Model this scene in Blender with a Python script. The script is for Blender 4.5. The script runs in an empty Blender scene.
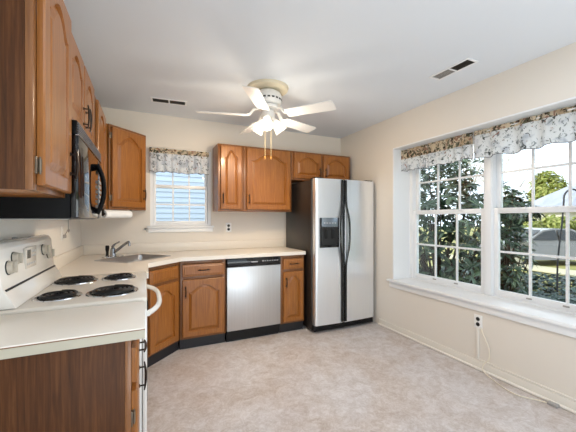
import bpy, bmesh, math, random
from mathutils import Vector, Matrix

random.seed(7)
PI = math.pi
R = math.radians
scene = bpy.context.scene
COL = scene.collection

# ------------------------------------------------------------------ camera, sky, sun, added fill lights, exposure
cam_d = bpy.data.cameras.new('camera')
cam = bpy.data.objects.new('camera', cam_d)
COL.objects.link(cam)
cam.location = (0.60, -3.754, 1.288)
cam.rotation_euler = (PI / 2, 0, -0.4347)
cam_d.sensor_width = 36
cam_d.lens = 307.1 / 576 * 36
cam_d.shift_y = 2.7 / 576
cam_d.clip_start = 0.02
scene.camera = cam

world = bpy.data.worlds.new('sky')
scene.world = world
world.use_nodes = True
wn = world.node_tree
bg = wn.nodes['Background']
bg.inputs[0].default_value = (0.80, 0.90, 1.0, 1)
bg.inputs[1].default_value = 2.0

sun_d = bpy.data.lights.new('sun', 'SUN')
sun_d.energy = 3.0
sun_d.angle = R(2)
sun_d.color = (1.0, 0.93, 0.80)
sun = bpy.data.objects.new('sun', sun_d)
COL.objects.link(sun)
sun.rotation_euler = Vector((0.86, -0.32, -0.40)).to_track_quat('-Z', 'Y').to_euler()

def area(name, loc, aim, sx, sy, watts, color):
    d = bpy.data.lights.new(name, 'AREA')
    d.shape = 'RECTANGLE'
    d.size, d.size_y = sx, sy
    d.energy = watts
    d.color = color
    o = bpy.data.objects.new(name, d)
    COL.objects.link(o)
    o.location = loc
    o.rotation_euler = Vector(aim).to_track_quat('-Z', 'Y').to_euler()
    return o

area('fill_bounce_up', (1.6, -4.95, 0.55), (-0.05, 0.35, 1), 2.4, 1.6, 48, (0.84, 0.92, 1.0))  # added fill aimed up, bounces off the ceiling behind the camera
area('fill_rear_down', (1.75, -5.0, 2.42), (0, 0.1, -1), 2.2, 1.4, 16, (0.84, 0.92, 1.0))  # added unseen fill shining down behind the camera
area('fill_kitchen_down', (1.9, -2.9, 2.44), (0, 0, -1), 1.4, 1.0, 9, (0.86, 0.93, 1.0))  # unseen fill added overhead to brighten the kitchen

vs = scene.view_settings
vs.view_transform = 'Standard'
vs.look = 'None'
vs.gamma = 1
vs.use_curve_mapping = False
vs.exposure = 0.24

# ------------------------------------------------------------------ materials
def lin(c):
    c = c / 255
    return c / 12.92 if c <= 0.04045 else ((c + 0.055) / 1.055) ** 2.4

def rgb(r, g, b):
    return (lin(r), lin(g), lin(b), 1)

def mat(name, col, rough=0.5, metal=0.0, spec=0.5, coat=0.0, emit=None, estr=0):
    m = bpy.data.materials.new(name)
    m.use_nodes = True
    b = m.node_tree.nodes['Principled BSDF']
    b.inputs['Base Color'].default_value = col
    b.inputs['Roughness'].default_value = rough
    b.inputs['Metallic'].default_value = metal
    b.inputs['Specular IOR Level'].default_value = spec
    b.inputs['Coat Weight'].default_value = coat
    if emit:
        b.inputs['Emission Color'].default_value = emit
        b.inputs['Emission Strength'].default_value = estr
    return m

def nodes(m):
    nt = m.node_tree
    return nt, nt.nodes['Principled BSDF'], nt.nodes.new, nt.links.new

def noise_mix(m, stops, scale=(1, 1, 1), nscale=5, detail=4, rough=0.55, dist=0.0, rand=True, bump=0.0):
    """colour ramp over a noise in object space, shifted per object"""
    nt, b, N, L = nodes(m)
    tc = N('ShaderNodeTexCoord')
    mp = N('ShaderNodeMapping')
    mp.inputs['Scale'].default_value = scale
    if rand:
        oi = N('ShaderNodeObjectInfo')
        mul = N('ShaderNodeVectorMath'); mul.operation = 'MULTIPLY_ADD'
        cx = N('ShaderNodeCombineXYZ')
        L(oi.outputs['Random'], cx.inputs[0]); L(oi.outputs['Random'], cx.inputs[1]); L(oi.outputs['Random'], cx.inputs[2])
        L(cx.outputs[0], mul.inputs[0]); mul.inputs[1].default_value = (17, 11, 5)
        L(tc.outputs['Object'], mul.inputs[2]); L(mul.outputs[0], mp.inputs[0])
    else:
        L(tc.outputs['Object'], mp.inputs[0])
    n = N('ShaderNodeTexNoise')
    n.inputs['Scale'].default_value = nscale
    n.inputs['Detail'].default_value = detail
    n.inputs['Roughness'].default_value = rough
    n.inputs['Distortion'].default_value = dist
    L(mp.outputs[0], n.inputs['Vector'])
    cr = N('ShaderNodeValToRGB')
    e = cr.color_ramp.elements
    e[0].position, e[0].color = stops[0]
    e[1].position, e[1].color = stops[-1]
    for p, c in stops[1:-1]:
        x = e.new(p); x.color = c
    L(n.outputs['Fac'], cr.inputs[0])
    L(cr.outputs[0], b.inputs['Base Color'])
    if bump:
        bp_ = N('ShaderNodeBump'); bp_.inputs['Strength'].default_value = bump
        bp_.inputs['Distance'].default_value = 0.002
        L(n.outputs['Fac'], bp_.inputs['Height']); L(bp_.outputs[0], b.inputs['Normal'])
    return m, n, cr

M = {}
M['edge_band'] = mat('counter_edge_beige', rgb(186, 180, 163), 0.4)
M['dark_chrome'] = mat('dark_chrome', (0.33, 0.34, 0.36, 1), 0.14, metal=1)
M['wall'] = mat('wall_paint', rgb(229, 222, 212), 0.7)
M['wall_left'] = mat('wall_paint_lightened', rgb(240, 237, 231), 0.7)  # paint lightened; puts the missing light under the microwave into the colour
M['ceiling'] = mat('ceiling_paint', rgb(226, 231, 237), 0.9)
M['white'] = mat('white_trim', rgb(240, 241, 242), 0.35)
M['vinyl'] = mat('window_vinyl', rgb(240, 242, 244), 0.3)
M['cream_trim'] = mat('cream_trim', rgb(236, 231, 222), 0.4)
M['counter'] = mat('white_laminate', rgb(237, 231, 221), 0.28)
M['enamel'] = mat('white_enamel', rgb(240, 238, 233), 0.16, coat=0.4)
M['bisque'] = mat('cooktop_enamel', rgb(228, 222, 212), 0.22, coat=0.3)
M['knob'] = mat('knob_grey', rgb(188, 180, 166), 0.4)
M['black'] = mat('black_gloss', (0.006, 0.006, 0.007, 1), 0.035)
M['black_satin'] = mat('black_satin', (0.010, 0.010, 0.011, 1), 0.34, spec=0.25)
M['slat_grey'] = mat('slat_grey', rgb(112, 114, 120), 0.4)
M['hinge'] = mat('hinge_bronze', (0.20, 0.16, 0.12, 1), 0.35, metal=0.7)
M['black_matt'] = mat('black_matt', (0.004, 0.004, 0.0045, 1), 0.5, spec=0.12)
M['fridge_side'] = mat('black_textured', (0.022, 0.018, 0.016, 1), 0.32)
M['coil'] = mat('burner_coil', (0.016, 0.016, 0.017, 1), 0.42, metal=0.3)
M['chrome'] = mat('chrome', (0.62, 0.63, 0.65, 1), 0.12, metal=1)
M['bronze'] = mat('dark_bronze', (0.035, 0.024, 0.018, 1), 0.35, metal=0.7)
M['toe'] = mat('toe_kick_black', (0.012, 0.013, 0.017, 1), 0.4)
M['slot'] = mat('slot_black', (0.01, 0.01, 0.01, 1), 0.6)
M['plate'] = mat('plate_white', rgb(244, 243, 240), 0.35)
M['cord'] = mat('cord_cream', rgb(232, 224, 206), 0.5)
M['paper'] = mat('paper_white', rgb(246, 246, 246), 0.9)
M['fan_white'] = mat('fan_white', rgb(238, 236, 232), 0.35)
M['medallion'] = mat('ceiling_plate_cream', rgb(222, 212, 186), 0.5)
M['fan_dark'] = mat('fan_vent_dark', (0.05, 0.045, 0.04, 1), 0.5)
M['chain'] = mat('chain_brass', (0.80, 0.62, 0.33, 1), 0.3, metal=0.6)
M['pull'] = mat('pull_wood', rgb(196, 140, 70), 0.4)
M['bulb'] = mat('lit_bulb', (1, 1, 1, 1), 0.3, emit=(1.0, 0.93, 0.80, 1), estr=6)
M['vent_dark'] = mat('vent_dark', (0.085, 0.075, 0.065, 1), 0.6)
M['vent_grey'] = mat('vent_grey', rgb(165, 163, 160), 0.5)
M['clock'] = mat('clock_glass', rgb(70, 74, 70), 0.15)
M['grey_print'] = mat('grey_print', rgb(176, 178, 182), 0.4)
M['disp'] = mat('dispenser_panel', rgb(132, 144, 156), 0.22, metal=0.5)
M['rubber'] = mat('tyre', (0.02, 0.02, 0.022, 1), 0.7)
M['car_glass'] = mat('car_glass', (0.03, 0.035, 0.04, 1), 0.12, spec=0.3)
M['car'] = mat('car_paint', rgb(122, 120, 118), 0.25, metal=0.4, coat=0.6)
M['iron'] = mat('garden_iron', (0.03, 0.03, 0.035, 1), 0.5)
M['roof'] = mat('house_shingle', rgb(164, 167, 178), 0.8)
M['render'] = mat('house_wall', rgb(214, 208, 196), 0.8)
M['siding'] = mat('house_siding', rgb(198, 210, 230), 0.55)

def oak(name, dark, mid, light, rough, coat):
    m = mat(name, mid, rough, coat=coat)
    m, n, cr = noise_mix(m, [(0.15, dark), (0.5, mid), (0.85, light)], (48, 48, 2.0), 2.2, 6, 0.6, 0.6, bump=0.06)
    return m
M['oak'] = oak('honey_oak', rgb(110, 63, 22), rgb(154, 95, 37), rgb(180, 119, 54), 0.33, 0.2)
M['oak_shade_trim'] = oak('oak_shaded_and_edge', rgb(96, 56, 25), rgb(128, 80, 38), rgb(146, 95, 50), 0.35, 0.2)  # oak darkened to put gap shade on face frames; also plain edge strips
M['panel'] = oak('dark_wood_laminate', rgb(46, 25, 11), rgb(78, 45, 21), rgb(108, 68, 36), 0.45, 0.0)
M['panel'].node_tree.nodes['Principled BSDF'].inputs['Specular IOR Level'].default_value = 0.2

m = mat('brushed_steel', (0.82, 0.83, 0.85, 1), 0.30, metal=0.88)
m, n, cr = noise_mix(m, [(0.3, (0.87, 0.91, 0.96, 1)), (0.7, (0.90, 0.94, 0.98, 1))], (60, 60, 0.6), 3, 2, 0.5)
M['steel'] = m
m = mat('dull_steel', (0.6, 0.6, 0.6, 1), 0.36, metal=0.9)
m, n, cr = noise_mix(m, [(0.3, (0.60, 0.60, 0.605, 1)), (0.7, (0.65, 0.65, 0.655, 1))], (60, 60, 0.6), 3, 2, 0.5)
M['dull_steel'] = m
M['sink'] = mat('sink_steel', (0.52, 0.53, 0.55, 1), 0.28, metal=1)

# mottled sheet vinyl floor
m = mat('floor_vinyl', rgb(206, 197, 190), 0.32, spec=0.4)
nt, b, N, L = nodes(m)
tc = N('ShaderNodeTexCoord')
def nz(scale, detail, rough, dist):
    n = N('ShaderNodeTexNoise'); n.inputs['Scale'].default_value = scale; n.inputs['Detail'].default_value = detail
    n.inputs['Roughness'].default_value = rough; n.inputs['Distortion'].default_value = dist
    L(tc.outputs['Object'], n.inputs['Vector']); return n
def ramp(src, a, ca, z, cz):
    cr = N('ShaderNodeValToRGB'); e = cr.color_ramp.elements
    e[0].position, e[0].color, e[1].position, e[1].color = a, ca, z, cz
    L(src.outputs['Fac'], cr.inputs[0]); return cr
def mixc(a, b_, fac=None, mode='MIX', f=0.5):
    x = N('ShaderNodeMix'); x.data_type = 'RGBA'; x.blend_type = mode
    if fac: L(fac, x.inputs['Factor'])
    else: x.inputs['Factor'].default_value = f
    L(a, x.inputs['A']); L(b_, x.inputs['B']); return x.outputs['Result']
c1 = ramp(nz(7, 8, 0.65, 1.6), 0.36, rgb(170, 157, 150), 0.62, rgb(216, 213, 215))
c2 = ramp(nz(2.0, 3, 0.5, 0.4), 0.40, rgb(192, 174, 160), 0.60, rgb(213, 210, 212))
c3 = ramp(nz(24, 4, 0.6, 2.5), 0.45, rgb(170, 158, 152), 0.55, rgb(214, 211, 213))
L(mixc(mixc(c1.outputs[0], c2.outputs[0], f=0.42), c3.outputs[0], f=0.25), b.inputs['Base Color'])
M['floor'] = m

# floral valance cloth: white ground, sprigs of grey-green and rust; the header carries the dense flowers
def floral(name, dense):
    m = mat(name, rgb(240, 241, 243), 0.9)
    nt, b, N, L = nodes(m)
    tc = N('ShaderNodeTexCoord')
    def noise(scale, det, off, dist=0.0, sc=(1, 1, 1)):
        mp = N('ShaderNodeMapping'); mp.inputs['Location'].default_value = off; mp.inputs['Scale'].default_value = sc
        L(tc.outputs['Object'], mp.inputs[0])
        n = N('ShaderNodeTexNoise'); n.inputs['Scale'].default_value = scale; n.inputs['Detail'].default_value = det
        n.inputs['Distortion'].default_value = dist
        L(mp.outputs[0], n.inputs['Vector']); return n
    def step(n, a, z):
        cr = N('ShaderNodeValToRGB'); e = cr.color_ramp.elements
        e[0].position, e[0].color, e[1].position, e[1].color = a, (0, 0, 0, 1), z, (1, 1, 1, 1)
        L(n.outputs['Fac'], cr.inputs[0]); return cr.outputs[0]
    col = None
    if dense:
        layers = [(12, 2, (0, 0, 0), 0.54, 0.62, rgb(214, 194, 166)), (17, 2, (4, 1, 2), 0.57, 0.63, rgb(186, 150, 132)),
                  (22, 3, (7, 3, 1), 0.53, 0.59, rgb(112, 114, 92)), (26, 3, (2, 8, 5), 0.58, 0.62, rgb(84, 72, 64))]
    else:
        layers = [(9, 2, (1, 2, 3), 0.52, 0.66, rgb(216, 220, 226)), (24, 4, (4, 1, 2), 0.58, 0.64, rgb(164, 170, 172)),
                  (30, 4, (7, 3, 1), 0.61, 0.65, rgb(96, 102, 100)), (20, 3, (5, 5, 9), 0.665, 0.69, rgb(176, 140, 128))]
    base = N('ShaderNodeRGB'); base.outputs[0].default_value = rgb(238, 226, 206) if dense else rgb(248, 249, 250)
    col = base.outputs[0]
    for sc, det, off, a, z, c in layers:
        k = N('ShaderNodeRGB'); k.outputs[0].default_value = c
        x = N('ShaderNodeMix'); x.data_type = 'RGBA'
        L(step(noise(sc, det, off, 1.2), a, z), x.inputs['Factor'])
        L(col, x.inputs['A']); L(k.outputs[0], x.inputs['B']); col = x.outputs['Result']
    L(col, b.inputs['Base Color'])
    tr = N('ShaderNodeBsdfTranslucent'); L(col, tr.inputs[0])
    ms = N('ShaderNodeMixShader'); ms.inputs[0].default_value = 0.6
    out = nt.nodes['Material Output']
    L(b.outputs[0], ms.inputs[1]); L(tr.outputs[0], ms.inputs[2]); L(ms.outputs[0], out.inputs[0])
    return m
M['floral'] = floral('floral_cloth', False)
M['floral_head'] = floral('floral_header_cloth', True)
M['hem'] = mat('hem_band', rgb(92, 92, 96), 0.9)

def glass_mat(name, tint):
    m = bpy.data.materials.new(name); m.use_nodes = True
    nt = m.node_tree; nt.nodes.remove(nt.nodes['Principled BSDF'])
    N, L = nt.nodes.new, nt.links.new
    t = N('ShaderNodeBsdfTransparent'); t.inputs[0].default_value = tint
    g = N('ShaderNodeBsdfGlossy'); g.inputs['Roughness'].default_value = 0.02
    f = N('ShaderNodeFresnel'); f.inputs[0].default_value = 1.35
    mx = N('ShaderNodeMixShader')
    L(f.outputs[0], mx.inputs[0]); L(t.outputs[0], mx.inputs[1]); L(g.outputs[0], mx.inputs[2])
    L(mx.outputs[0], nt.nodes['Material Output'].inputs[0])
    return m
M['glass'] = glass_mat('window_glass', (0.96, 0.98, 0.98, 1))

def frosted():
    m = mat('frosted_glass', (0.95, 0.94, 0.92, 1), 0.35)
    nt, b, N, L = nodes(m)
    tr = N('ShaderNodeBsdfTranslucent'); tr.inputs[0].default_value = (0.95, 0.93, 0.88, 1)
    ms = N('ShaderNodeMixShader'); ms.inputs[0].default_value = 0.3
    L(b.outputs[0], ms.inputs[1]); L(tr.outputs[0], ms.inputs[2]); L(ms.outputs[0], nt.nodes['Material Output'].inputs[0])
    return m
M['frosted'] = frosted()

def leafy(name, cols, rough=0.4, trans=0.25):
    m = mat(name, cols[0], rough)
    nt, b, N, L = nodes(m)
    g = N('ShaderNodeNewGeometry')
    cr = N('ShaderNodeValToRGB'); cr.color_ramp.interpolation = 'LINEAR'
    e = cr.color_ramp.elements
    e[0].color, e[1].color = cols[0], cols[-1]
    for i, c in enumerate(cols[1:-1]):
        x = e.new((i + 1) / (len(cols) - 1)); x.color = c
    L(g.outputs['Random Per Island'], cr.inputs[0]); L(cr.outputs[0], b.inputs['Base Color'])
    tr = N('ShaderNodeBsdfTranslucent'); L(cr.outputs[0], tr.inputs[0])
    ms = N('ShaderNodeMixShader'); ms.inputs[0].default_value = trans
    L(b.outputs[0], ms.inputs[1]); L(tr.outputs[0], ms.inputs[2]); L(ms.outputs[0], nt.nodes['Material Output'].inputs[0])
    return m
M['rhodo'] = leafy('broad_leaf', [rgb(34, 52, 40), rgb(52, 76, 56), rgb(78, 102, 76), rgb(120, 138, 104)], 0.3, 0.15)
M['ivy'] = leafy('ground_ivy', [rgb(30, 48, 44), rgb(48, 70, 62), rgb(72, 96, 84)], 0.4, 0.1)
M['bright_leaf'] = leafy('yellow_green_leaf', [rgb(128, 142, 64), rgb(166, 174, 92), rgb(198, 196, 120)], 0.6, 0.4)
M['bark'] = mat('bark', rgb(70, 54, 42), 0.9)
M['washed_out_bark'] = mat('washed_out_bark', rgb(196, 190, 184), 0.9)  # bark lightened, the glare of the bright sky put into its colour
m = mat('lawn_grass', rgb(120, 124, 60), 0.9)
m, n, cr = noise_mix(m, [(0.3, rgb(110, 112, 58)), (0.5, rgb(150, 146, 84)), (0.7, rgb(182, 172, 110))], (1, 1, 1), 0.9, 8, 0.65, 0.5, rand=False)
M['lawn'] = m
M['concrete'] = mat('footpath', rgb(190, 182, 152), 0.9)

# ------------------------------------------------------------------ mesh builder
class MB:
    def __init__(self):
        self.bm = bmesh.new()
    def _merge(self, t, mtx=None):
        if mtx is not None:
            bmesh.ops.transform(t, matrix=mtx, verts=t.verts)
        me = bpy.data.meshes.new('t'); t.to_mesh(me); t.free()
        self.bm.from_mesh(me); bpy.data.meshes.remove(me)
        return self
    def box(self, x0, x1, y0, y1, z0, z1, bev=0.0, seg=2, mtx=None):
        t = bmesh.new()
        bmesh.ops.create_cube(t, size=1)
        for v in t.verts:
            v.co = Vector(((x0 + x1) / 2 + v.co.x * (x1 - x0), (y0 + y1) / 2 + v.co.y * (y1 - y0), (z0 + z1) / 2 + v.co.z * (z1 - z0)))
        if bev:
            bmesh.ops.bevel(t, geom=t.edges[:], offset=bev, segments=seg, profile=0.5, affect='EDGES')
        return self._merge(t, mtx)
    def prism(self, pts, d, bev=0.0, mtx=None):
        """pts: closed loop of 3d points, swept by vector d"""
        t = bmesh.new()
        a = [t.verts.new(p) for p in pts]
        b = [t.verts.new(Vector(p) + Vector(d)) for p in pts]
        n = len(pts)
        t.faces.new(a[::-1]); t.faces.new(b)
        for i in range(n):
            t.faces.new((a[i], a[(i + 1) % n], b[(i + 1) % n], b[i]))
        bmesh.ops.recalc_face_normals(t, faces=t.faces)
        if bev:
            bmesh.ops.bevel(t, geom=t.edges[:], offset=bev, segments=2, profile=0.5, affect='EDGES')
        return self._merge(t, mtx)
    def lathe(self, prof, n=32, axis=(0, 0, 1), loc=(0, 0, 0), mtx=None):
        """prof: (radius, height) pairs from bottom to top"""
        t = bmesh.new()
        rings = []
        for r, z in prof:
            if r < 1e-6:
                rings.append([t.verts.new((0, 0, z))])
            else:
                rings.append([t.verts.new((r * math.cos(2 * PI * i / n), r * math.sin(2 * PI * i / n), z)) for i in range(n)])
        for a, b in zip(rings, rings[1:]):
            for i in range(n):
                j = (i + 1) % n
                if len(a) == 1 and len(b) == 1: continue
                if len(a) == 1: t.faces.new((a[0], b[j], b[i]))
                elif len(b) == 1: t.faces.new((a[i], a[j], b[0]))
                else: t.faces.new((a[i], a[j], b[j], b[i]))
        q = Vector((0, 0, 1)).rotation_difference(Vector(axis).normalized()).to_matrix().to_4x4()
        m4 = Matrix.Translation(loc) @ q
        return self._merge(t, mtx @ m4 if mtx is not None else m4)
    def cyl(self, p0, p1, r, n=20, r1=None, mtx=None):
        p0, p1 = Vector(p0), Vector(p1)
        h = (p1 - p0).length
        r1 = r if r1 is None else r1
        return self.lathe([(0, 0), (r, 0), (r1, h), (0, h)], n, p1 - p0, p0, mtx)
    def tube(self, pts, r, n=10, closed=False, mtx=None, flat=1.0, up=None):
        pts = [Vector(p) for p in pts]
        t = bmesh.new()
        rings = []
        k = len(pts)
        prev = None
        for i, p in enumerate(pts):
            if closed: d = pts[(i + 1) % k] - pts[i - 1]
            else: d = pts[min(i + 1, k - 1)] - pts[max(i - 1, 0)]
            d.normalize()
            if prev is None:
                u = Vector(up) if up else (Vector((0, 0, 1)) if abs(d.z) < 0.9 else Vector((1, 0, 0)))
                u = (u - d * u.dot(d)).normalized()
            else:
                u = (prev - d * prev.dot(d)).normalized()
            prev = u
            w = d.cross(u)
            rr = r[i] if isinstance(r, (list, tuple)) else r
            rings.append([t.verts.new(p + u * rr * math.cos(2 * PI * j / n) + w * rr * flat * math.sin(2 * PI * j / n)) for j in range(n)])
        m_ = k if closed else k - 1
        for i in range(m_):
            a, b = rings[i], rings[(i + 1) % k]
            for j in range(n):
                t.faces.new((a[j], a[(j + 1) % n], b[(j + 1) % n], b[j]))
        if not closed:
            t.faces.new(rings[0][::-1]); t.faces.new(rings[-1])
        bmesh.ops.recalc_face_normals(t, faces=t.faces)
        return self._merge(t, mtx)
    def sphere(self, c, r, n=16, sc=(1, 1, 1), mtx=None):
        t = bmesh.new()
        bmesh.ops.create_uvsphere(t, u_segments=n, v_segments=max(6, n // 2), radius=r)
        for v in t.verts: v.co = Vector(c) + Vector((v.co.x * sc[0], v.co.y * sc[1], v.co.z * sc[2]))
        return self._merge(t, mtx)
    def build(self, name, m, parent=None, smooth=True, angle=32, loc=None, rotz=0):
        me = bpy.data.meshes.new(name)
        self.bm.to_mesh(me); self.bm.free()
        me.materials.append(M[m] if isinstance(m, str) else m)
        if smooth:
            me.polygons.foreach_set('use_smooth', [True] * len(me.polygons))
            me.set_sharp_from_angle(angle=R(angle))
        o = bpy.data.objects.new(name, me)
        COL.objects.link(o)
        if parent: o.parent = parent
        if loc: o.location = loc
        if rotz: o.rotation_euler.z = rotz
        return o

def thing(name, label, cat, loc=(0, 0, 0), rotz=0, group=None):
    o = bpy.data.objects.new(name, None)
    COL.objects.link(o)
    o.empty_display_size = 0.1
    o.location = loc
    o.rotation_euler = (0, 0, rotz)
    return tag(o, label, cat, group)
def tag(o, label, cat, group=None):
    o['label'] = label; o['category'] = cat
    if group: o['group'] = group
    return o
def struct(o):
    o['kind'] = 'structure'; return o
def sempty(name):
    o = bpy.data.objects.new(name, None); COL.objects.link(o); o['kind'] = 'structure'; return o
def box_obj(name, m, parent, *a, bev=0.0):
    return MB().box(*a, bev=bev).build(name, m, parent)

# ------------------------------------------------------------------ the room
W, H = 3.194, 2.4626
YR = -6.2
struct(box_obj('floor', 'floor', None, -0.2, W + 0.36, YR - 0.2, 0.16, -0.20, 0.0))
struct(box_obj('ceiling', 'ceiling', None, -0.2, W + 0.36, YR - 0.2, 0.16, H, H + 0.3))
struct(box_obj('wall_left', 'wall_left', None, -0.2, 0, YR, 0, 0, H))
WX0, WX1, WZ0, WZ1 = 0.648, 1.318, 1.205, 2.095          # small window hole
b = MB()
b.box(-0.2, WX0, 0, 0.16, 0, H).box(WX1, W + 0.36, 0, 0.16, 0, H).box(WX0, WX1, 0, 0.16, 0, WZ0).box(WX0, WX1, 0, 0.16, WZ1, H)
struct(b.build('wall_back', 'wall', smooth=False))
RY0, RY1, RZ0, RZ1 = -2.88, -1.047, 0.56, 2.10            # wide window hole
b = MB()
b.box(W, W + 0.36, RY1, 0, 0, H).box(W, W + 0.36, YR, RY0, 0, H).box(W, W + 0.36, RY0, RY1, 0, RZ0).box(W, W + 0.36, RY0, RY1, RZ1, H)
struct(b.build('wall_right', 'wall', smooth=False))
b = MB()
b.box(-0.2, 0.5, YR - 0.2, YR, 0, H).box(2.7, W + 0.36, YR - 0.2, YR, 0, H).box(0.5, 2.7, YR - 0.2, YR, 2.1, H)
struct(b.build('wall_rear', 'wall', smooth=False))
# unseen glazed opening added in the rear wall to let in sky light
d1 = sempty('rear_sky_opening')
b = MB()
for x in (0.5, 1.57, 2.63): b.box(x, x + 0.07, YR - 0.14, YR - 0.06, 0.0, 2.1)
b.box(0.57, 2.63, YR - 0.14, YR - 0.06, 2.03, 2.1).box(0.57, 2.63, YR - 0.14, YR - 0.06, 0.0, 0.08)
b.build('opening_frame', 'vinyl', d1)
box_obj('pane', 'glass', d1, 0.56, 2.64, YR - 0.105, YR - 0.10, 0.07, 2.04)

def baseboard(name, x0, x1, y0, y1, m='cream_trim'):
    return struct(MB().box(x0, x1, y0, y1, 0.0, 0.075, bev=0.004).build(name, m))
baseboard('baseboard_right', W - 0.016, W, YR, -0.83)
MB_ = MB().tube([(W - 0.022, YR, 0.010), (W - 0.022, -0.83, 0.010)], 0.011, 8)
struct(MB_.build('trim_1', 'cream_trim'))
baseboard('baseboard_left', 0, 0.016, YR, -2.60)

# wide window: jamb liner, stool with apron, two double-hung units
j = MB()
j.box(W - 0.004, W + 0.30, RY1 - 0.014, RY1, RZ0 + 0.03, RZ1).box(W - 0.004, W + 0.30, RY0, RY0 + 0.014, RZ0 + 0.03, RZ1)
j.box(W - 0.004, W + 0.30, RY0 + 0.014, RY1 - 0.014, RZ1 - 0.012, RZ1)
struct(j.build('trim_2', 'white'))
struct(MB().box(W - 0.045, W + 0.30, RY0 - 0.06, RY1 + 0.062, RZ0, RZ0 + 0.03, bev=0.008).build('trim_3', 'white'))
struct(MB().box(W - 0.018, W - 0.001, RY0 - 0.04, RY1 + 0.045, RZ0 - 0.062, RZ0 - 0.001, bev=0.005).build('trim_4', 'white'))
struct(MB().box(W + 0.235, W + 0.35, -2.015, -1.950, RZ0 + 0.03, RZ1 - 0.012, bev=0.004).build('trim_5', 'vinyl'))

def unit(name, y1, y0, f1, f0):
    """double-hung unit in the right wall, sash from y1 (far) down to y0 (near); f1, f0: frame edges"""
    w = sempty(name)
    zb, zt, zm = RZ0 + 0.03, RZ1 - 0.012, 1.36
    xf = W + 0.245
    b = MB()
    b.box(xf, xf + 0.10, y1, f1, zb, zt).box(xf, xf + 0.10, f0, y0, zb, zt)
    b.box(xf, xf + 0.10, y0, y1, zt - 0.025, zt).box(xf + 0.005, xf + 0.10, y0, y1, zb, zb + 0.014)
    b.build('window_frame', 'vinyl', w)
    for nm, xa, za, ze, lo in (('lower_sash', xf + 0.012, zb + 0.014, zm + 0.024, True), ('upper_sash', xf + 0.052, zm - 0.024, zt - 0.025, False)):
        xb = xa + 0.034
        s = 0.040
        b = MB()
        bt, tp = (0.050, 0.048) if lo else (0.048, 0.042)
        b.box(xa, xb, y1 - s, y1, za, ze, bev=0.003).box(xa, xb, y0, y0 + s, za, ze, bev=0.003)
        b.box(xa, xb, y0 + s, y1 - s, za, za + bt, bev=0.003).box(xa, xb, y0 + s, y1 - s, ze - tp, ze, bev=0.003)
        gy0, gy1, gz0, gz1 = y0 + s, y1 - s, za + bt, ze - tp
        sash = b.build(nm, 'vinyl', w)
        g = MB()
        for k in (1, 2):
            yy = gy0 + (gy1 - gy0) * k / 3
            g.box(xa + 0.010, xa + 0.024, yy - 0.009, yy + 0.009, gz0, gz1)
        zz = (gz0 + gz1) / 2
        g.box(xa + 0.009, xa + 0.025, gy0, gy1, zz - 0.009, zz + 0.009)
        g.build('muntin_grid', 'vinyl', sash)
        box_obj('pane', 'glass', sash, xa + 0.016, xa + 0.019, gy0 - 0.005, gy1 + 0.005, gz0 - 0.005, gz1 + 0.005)
        if lo:
            l = MB()
            for yy in (gy0 + 0.20, gy1 - 0.20):
                l.box(xa - 0.012, xa + 0.002, yy - 0.03, yy + 0.03, ze - 0.018, ze - 0.006, bev=0.003)
            l.build('sash_lock', 'vinyl', sash)
            l = MB()
            for yy in (gy0 + (gy1 - gy0) / 3, gy0 + 2 * (gy1 - gy0) / 3):
                l.box(xa - 0.009, xa + 0.002, yy - 0.02, yy + 0.02, za + 0.022, za + 0.034, bev=0.003)
            l.build('sash_lift', 'vent_grey', sash)
    return w
unit('window_2', -1.105, -1.945, RY1 - 0.014, -1.950)
unit('window_3', -2.02, -2.835, -2.015, RY0 + 0.014)

# small window over the sink side counter
w1 = sempty('window_1')
b = MB()
b.box(WX0, WX0 + 0.034, 0.012, 0.12, WZ0, WZ1).box(WX1 - 0.034, WX1, 0.012, 0.12, WZ0, WZ1)
b.box(WX0 + 0.034, WX1 - 0.034, 0.012, 0.12, WZ1 - 0.03, WZ1).box(WX0 + 0.034, WX1 - 0.034, 0.012, 0.12, WZ0, WZ0 + 0.02)
b.build('window_frame', 'vinyl', w1)
for nm, ya, za, ze in (('lower_sash', 0.035, WZ0 + 0.02, 1.678), ('upper_sash', 0.075, 1.640, WZ1 - 0.03)):
    xa, xb, s = WX0 + 0.036, WX1 - 0.036, 0.026
    b = MB()
    b.box(xa, xa + s, ya, ya + 0.032, za, ze, bev=0.003).box(xb - s, xb, ya, ya + 0.032, za, ze, bev=0.003)
    b.box(xa + s, xb - s, ya, ya + 0.032, za, za + 0.036, bev=0.003).box(xa + s, xb - s, ya, ya + 0.032, ze - 0.036, ze, bev=0.003)
    sash = b.build(nm, 'vinyl', w1)
    gx0, gx1, gz0, gz1 = xa + s, xb - s, za + 0.036, ze - 0.036
    g = MB()
    for k in (1, 2):
        xx = gx0 + (gx1 - gx0) * k / 3
        g.box(xx - 0.008, xx + 0.008, ya + 0.009, ya + 0.023, gz0, gz1)
    g.box(gx0, gx1, ya + 0.008, ya + 0.024, (gz0 + gz1) / 2 - 0.008, (gz0 + gz1) / 2 + 0.008)
    g.build('muntin_grid', 'vinyl', sash)
    box_obj('pane', 'glass', sash, gx0 - 0.004, gx1 + 0.004, ya + 0.015, ya + 0.018, gz0 - 0.004, gz1 + 0.004)
struct(MB().box(WX0 - 0.03, WX1 + 0.03, -0.028, 0.012, WZ0 - 0.024, WZ0, bev=0.004).build('trim_6', 'white'))
struct(MB().box(WX0 - 0.02, WX1 + 0.02, -0.012, -0.001, WZ0 - 0.072, WZ0 - 0.025, bev=0.003).build('trim_7', 'white'))

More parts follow.
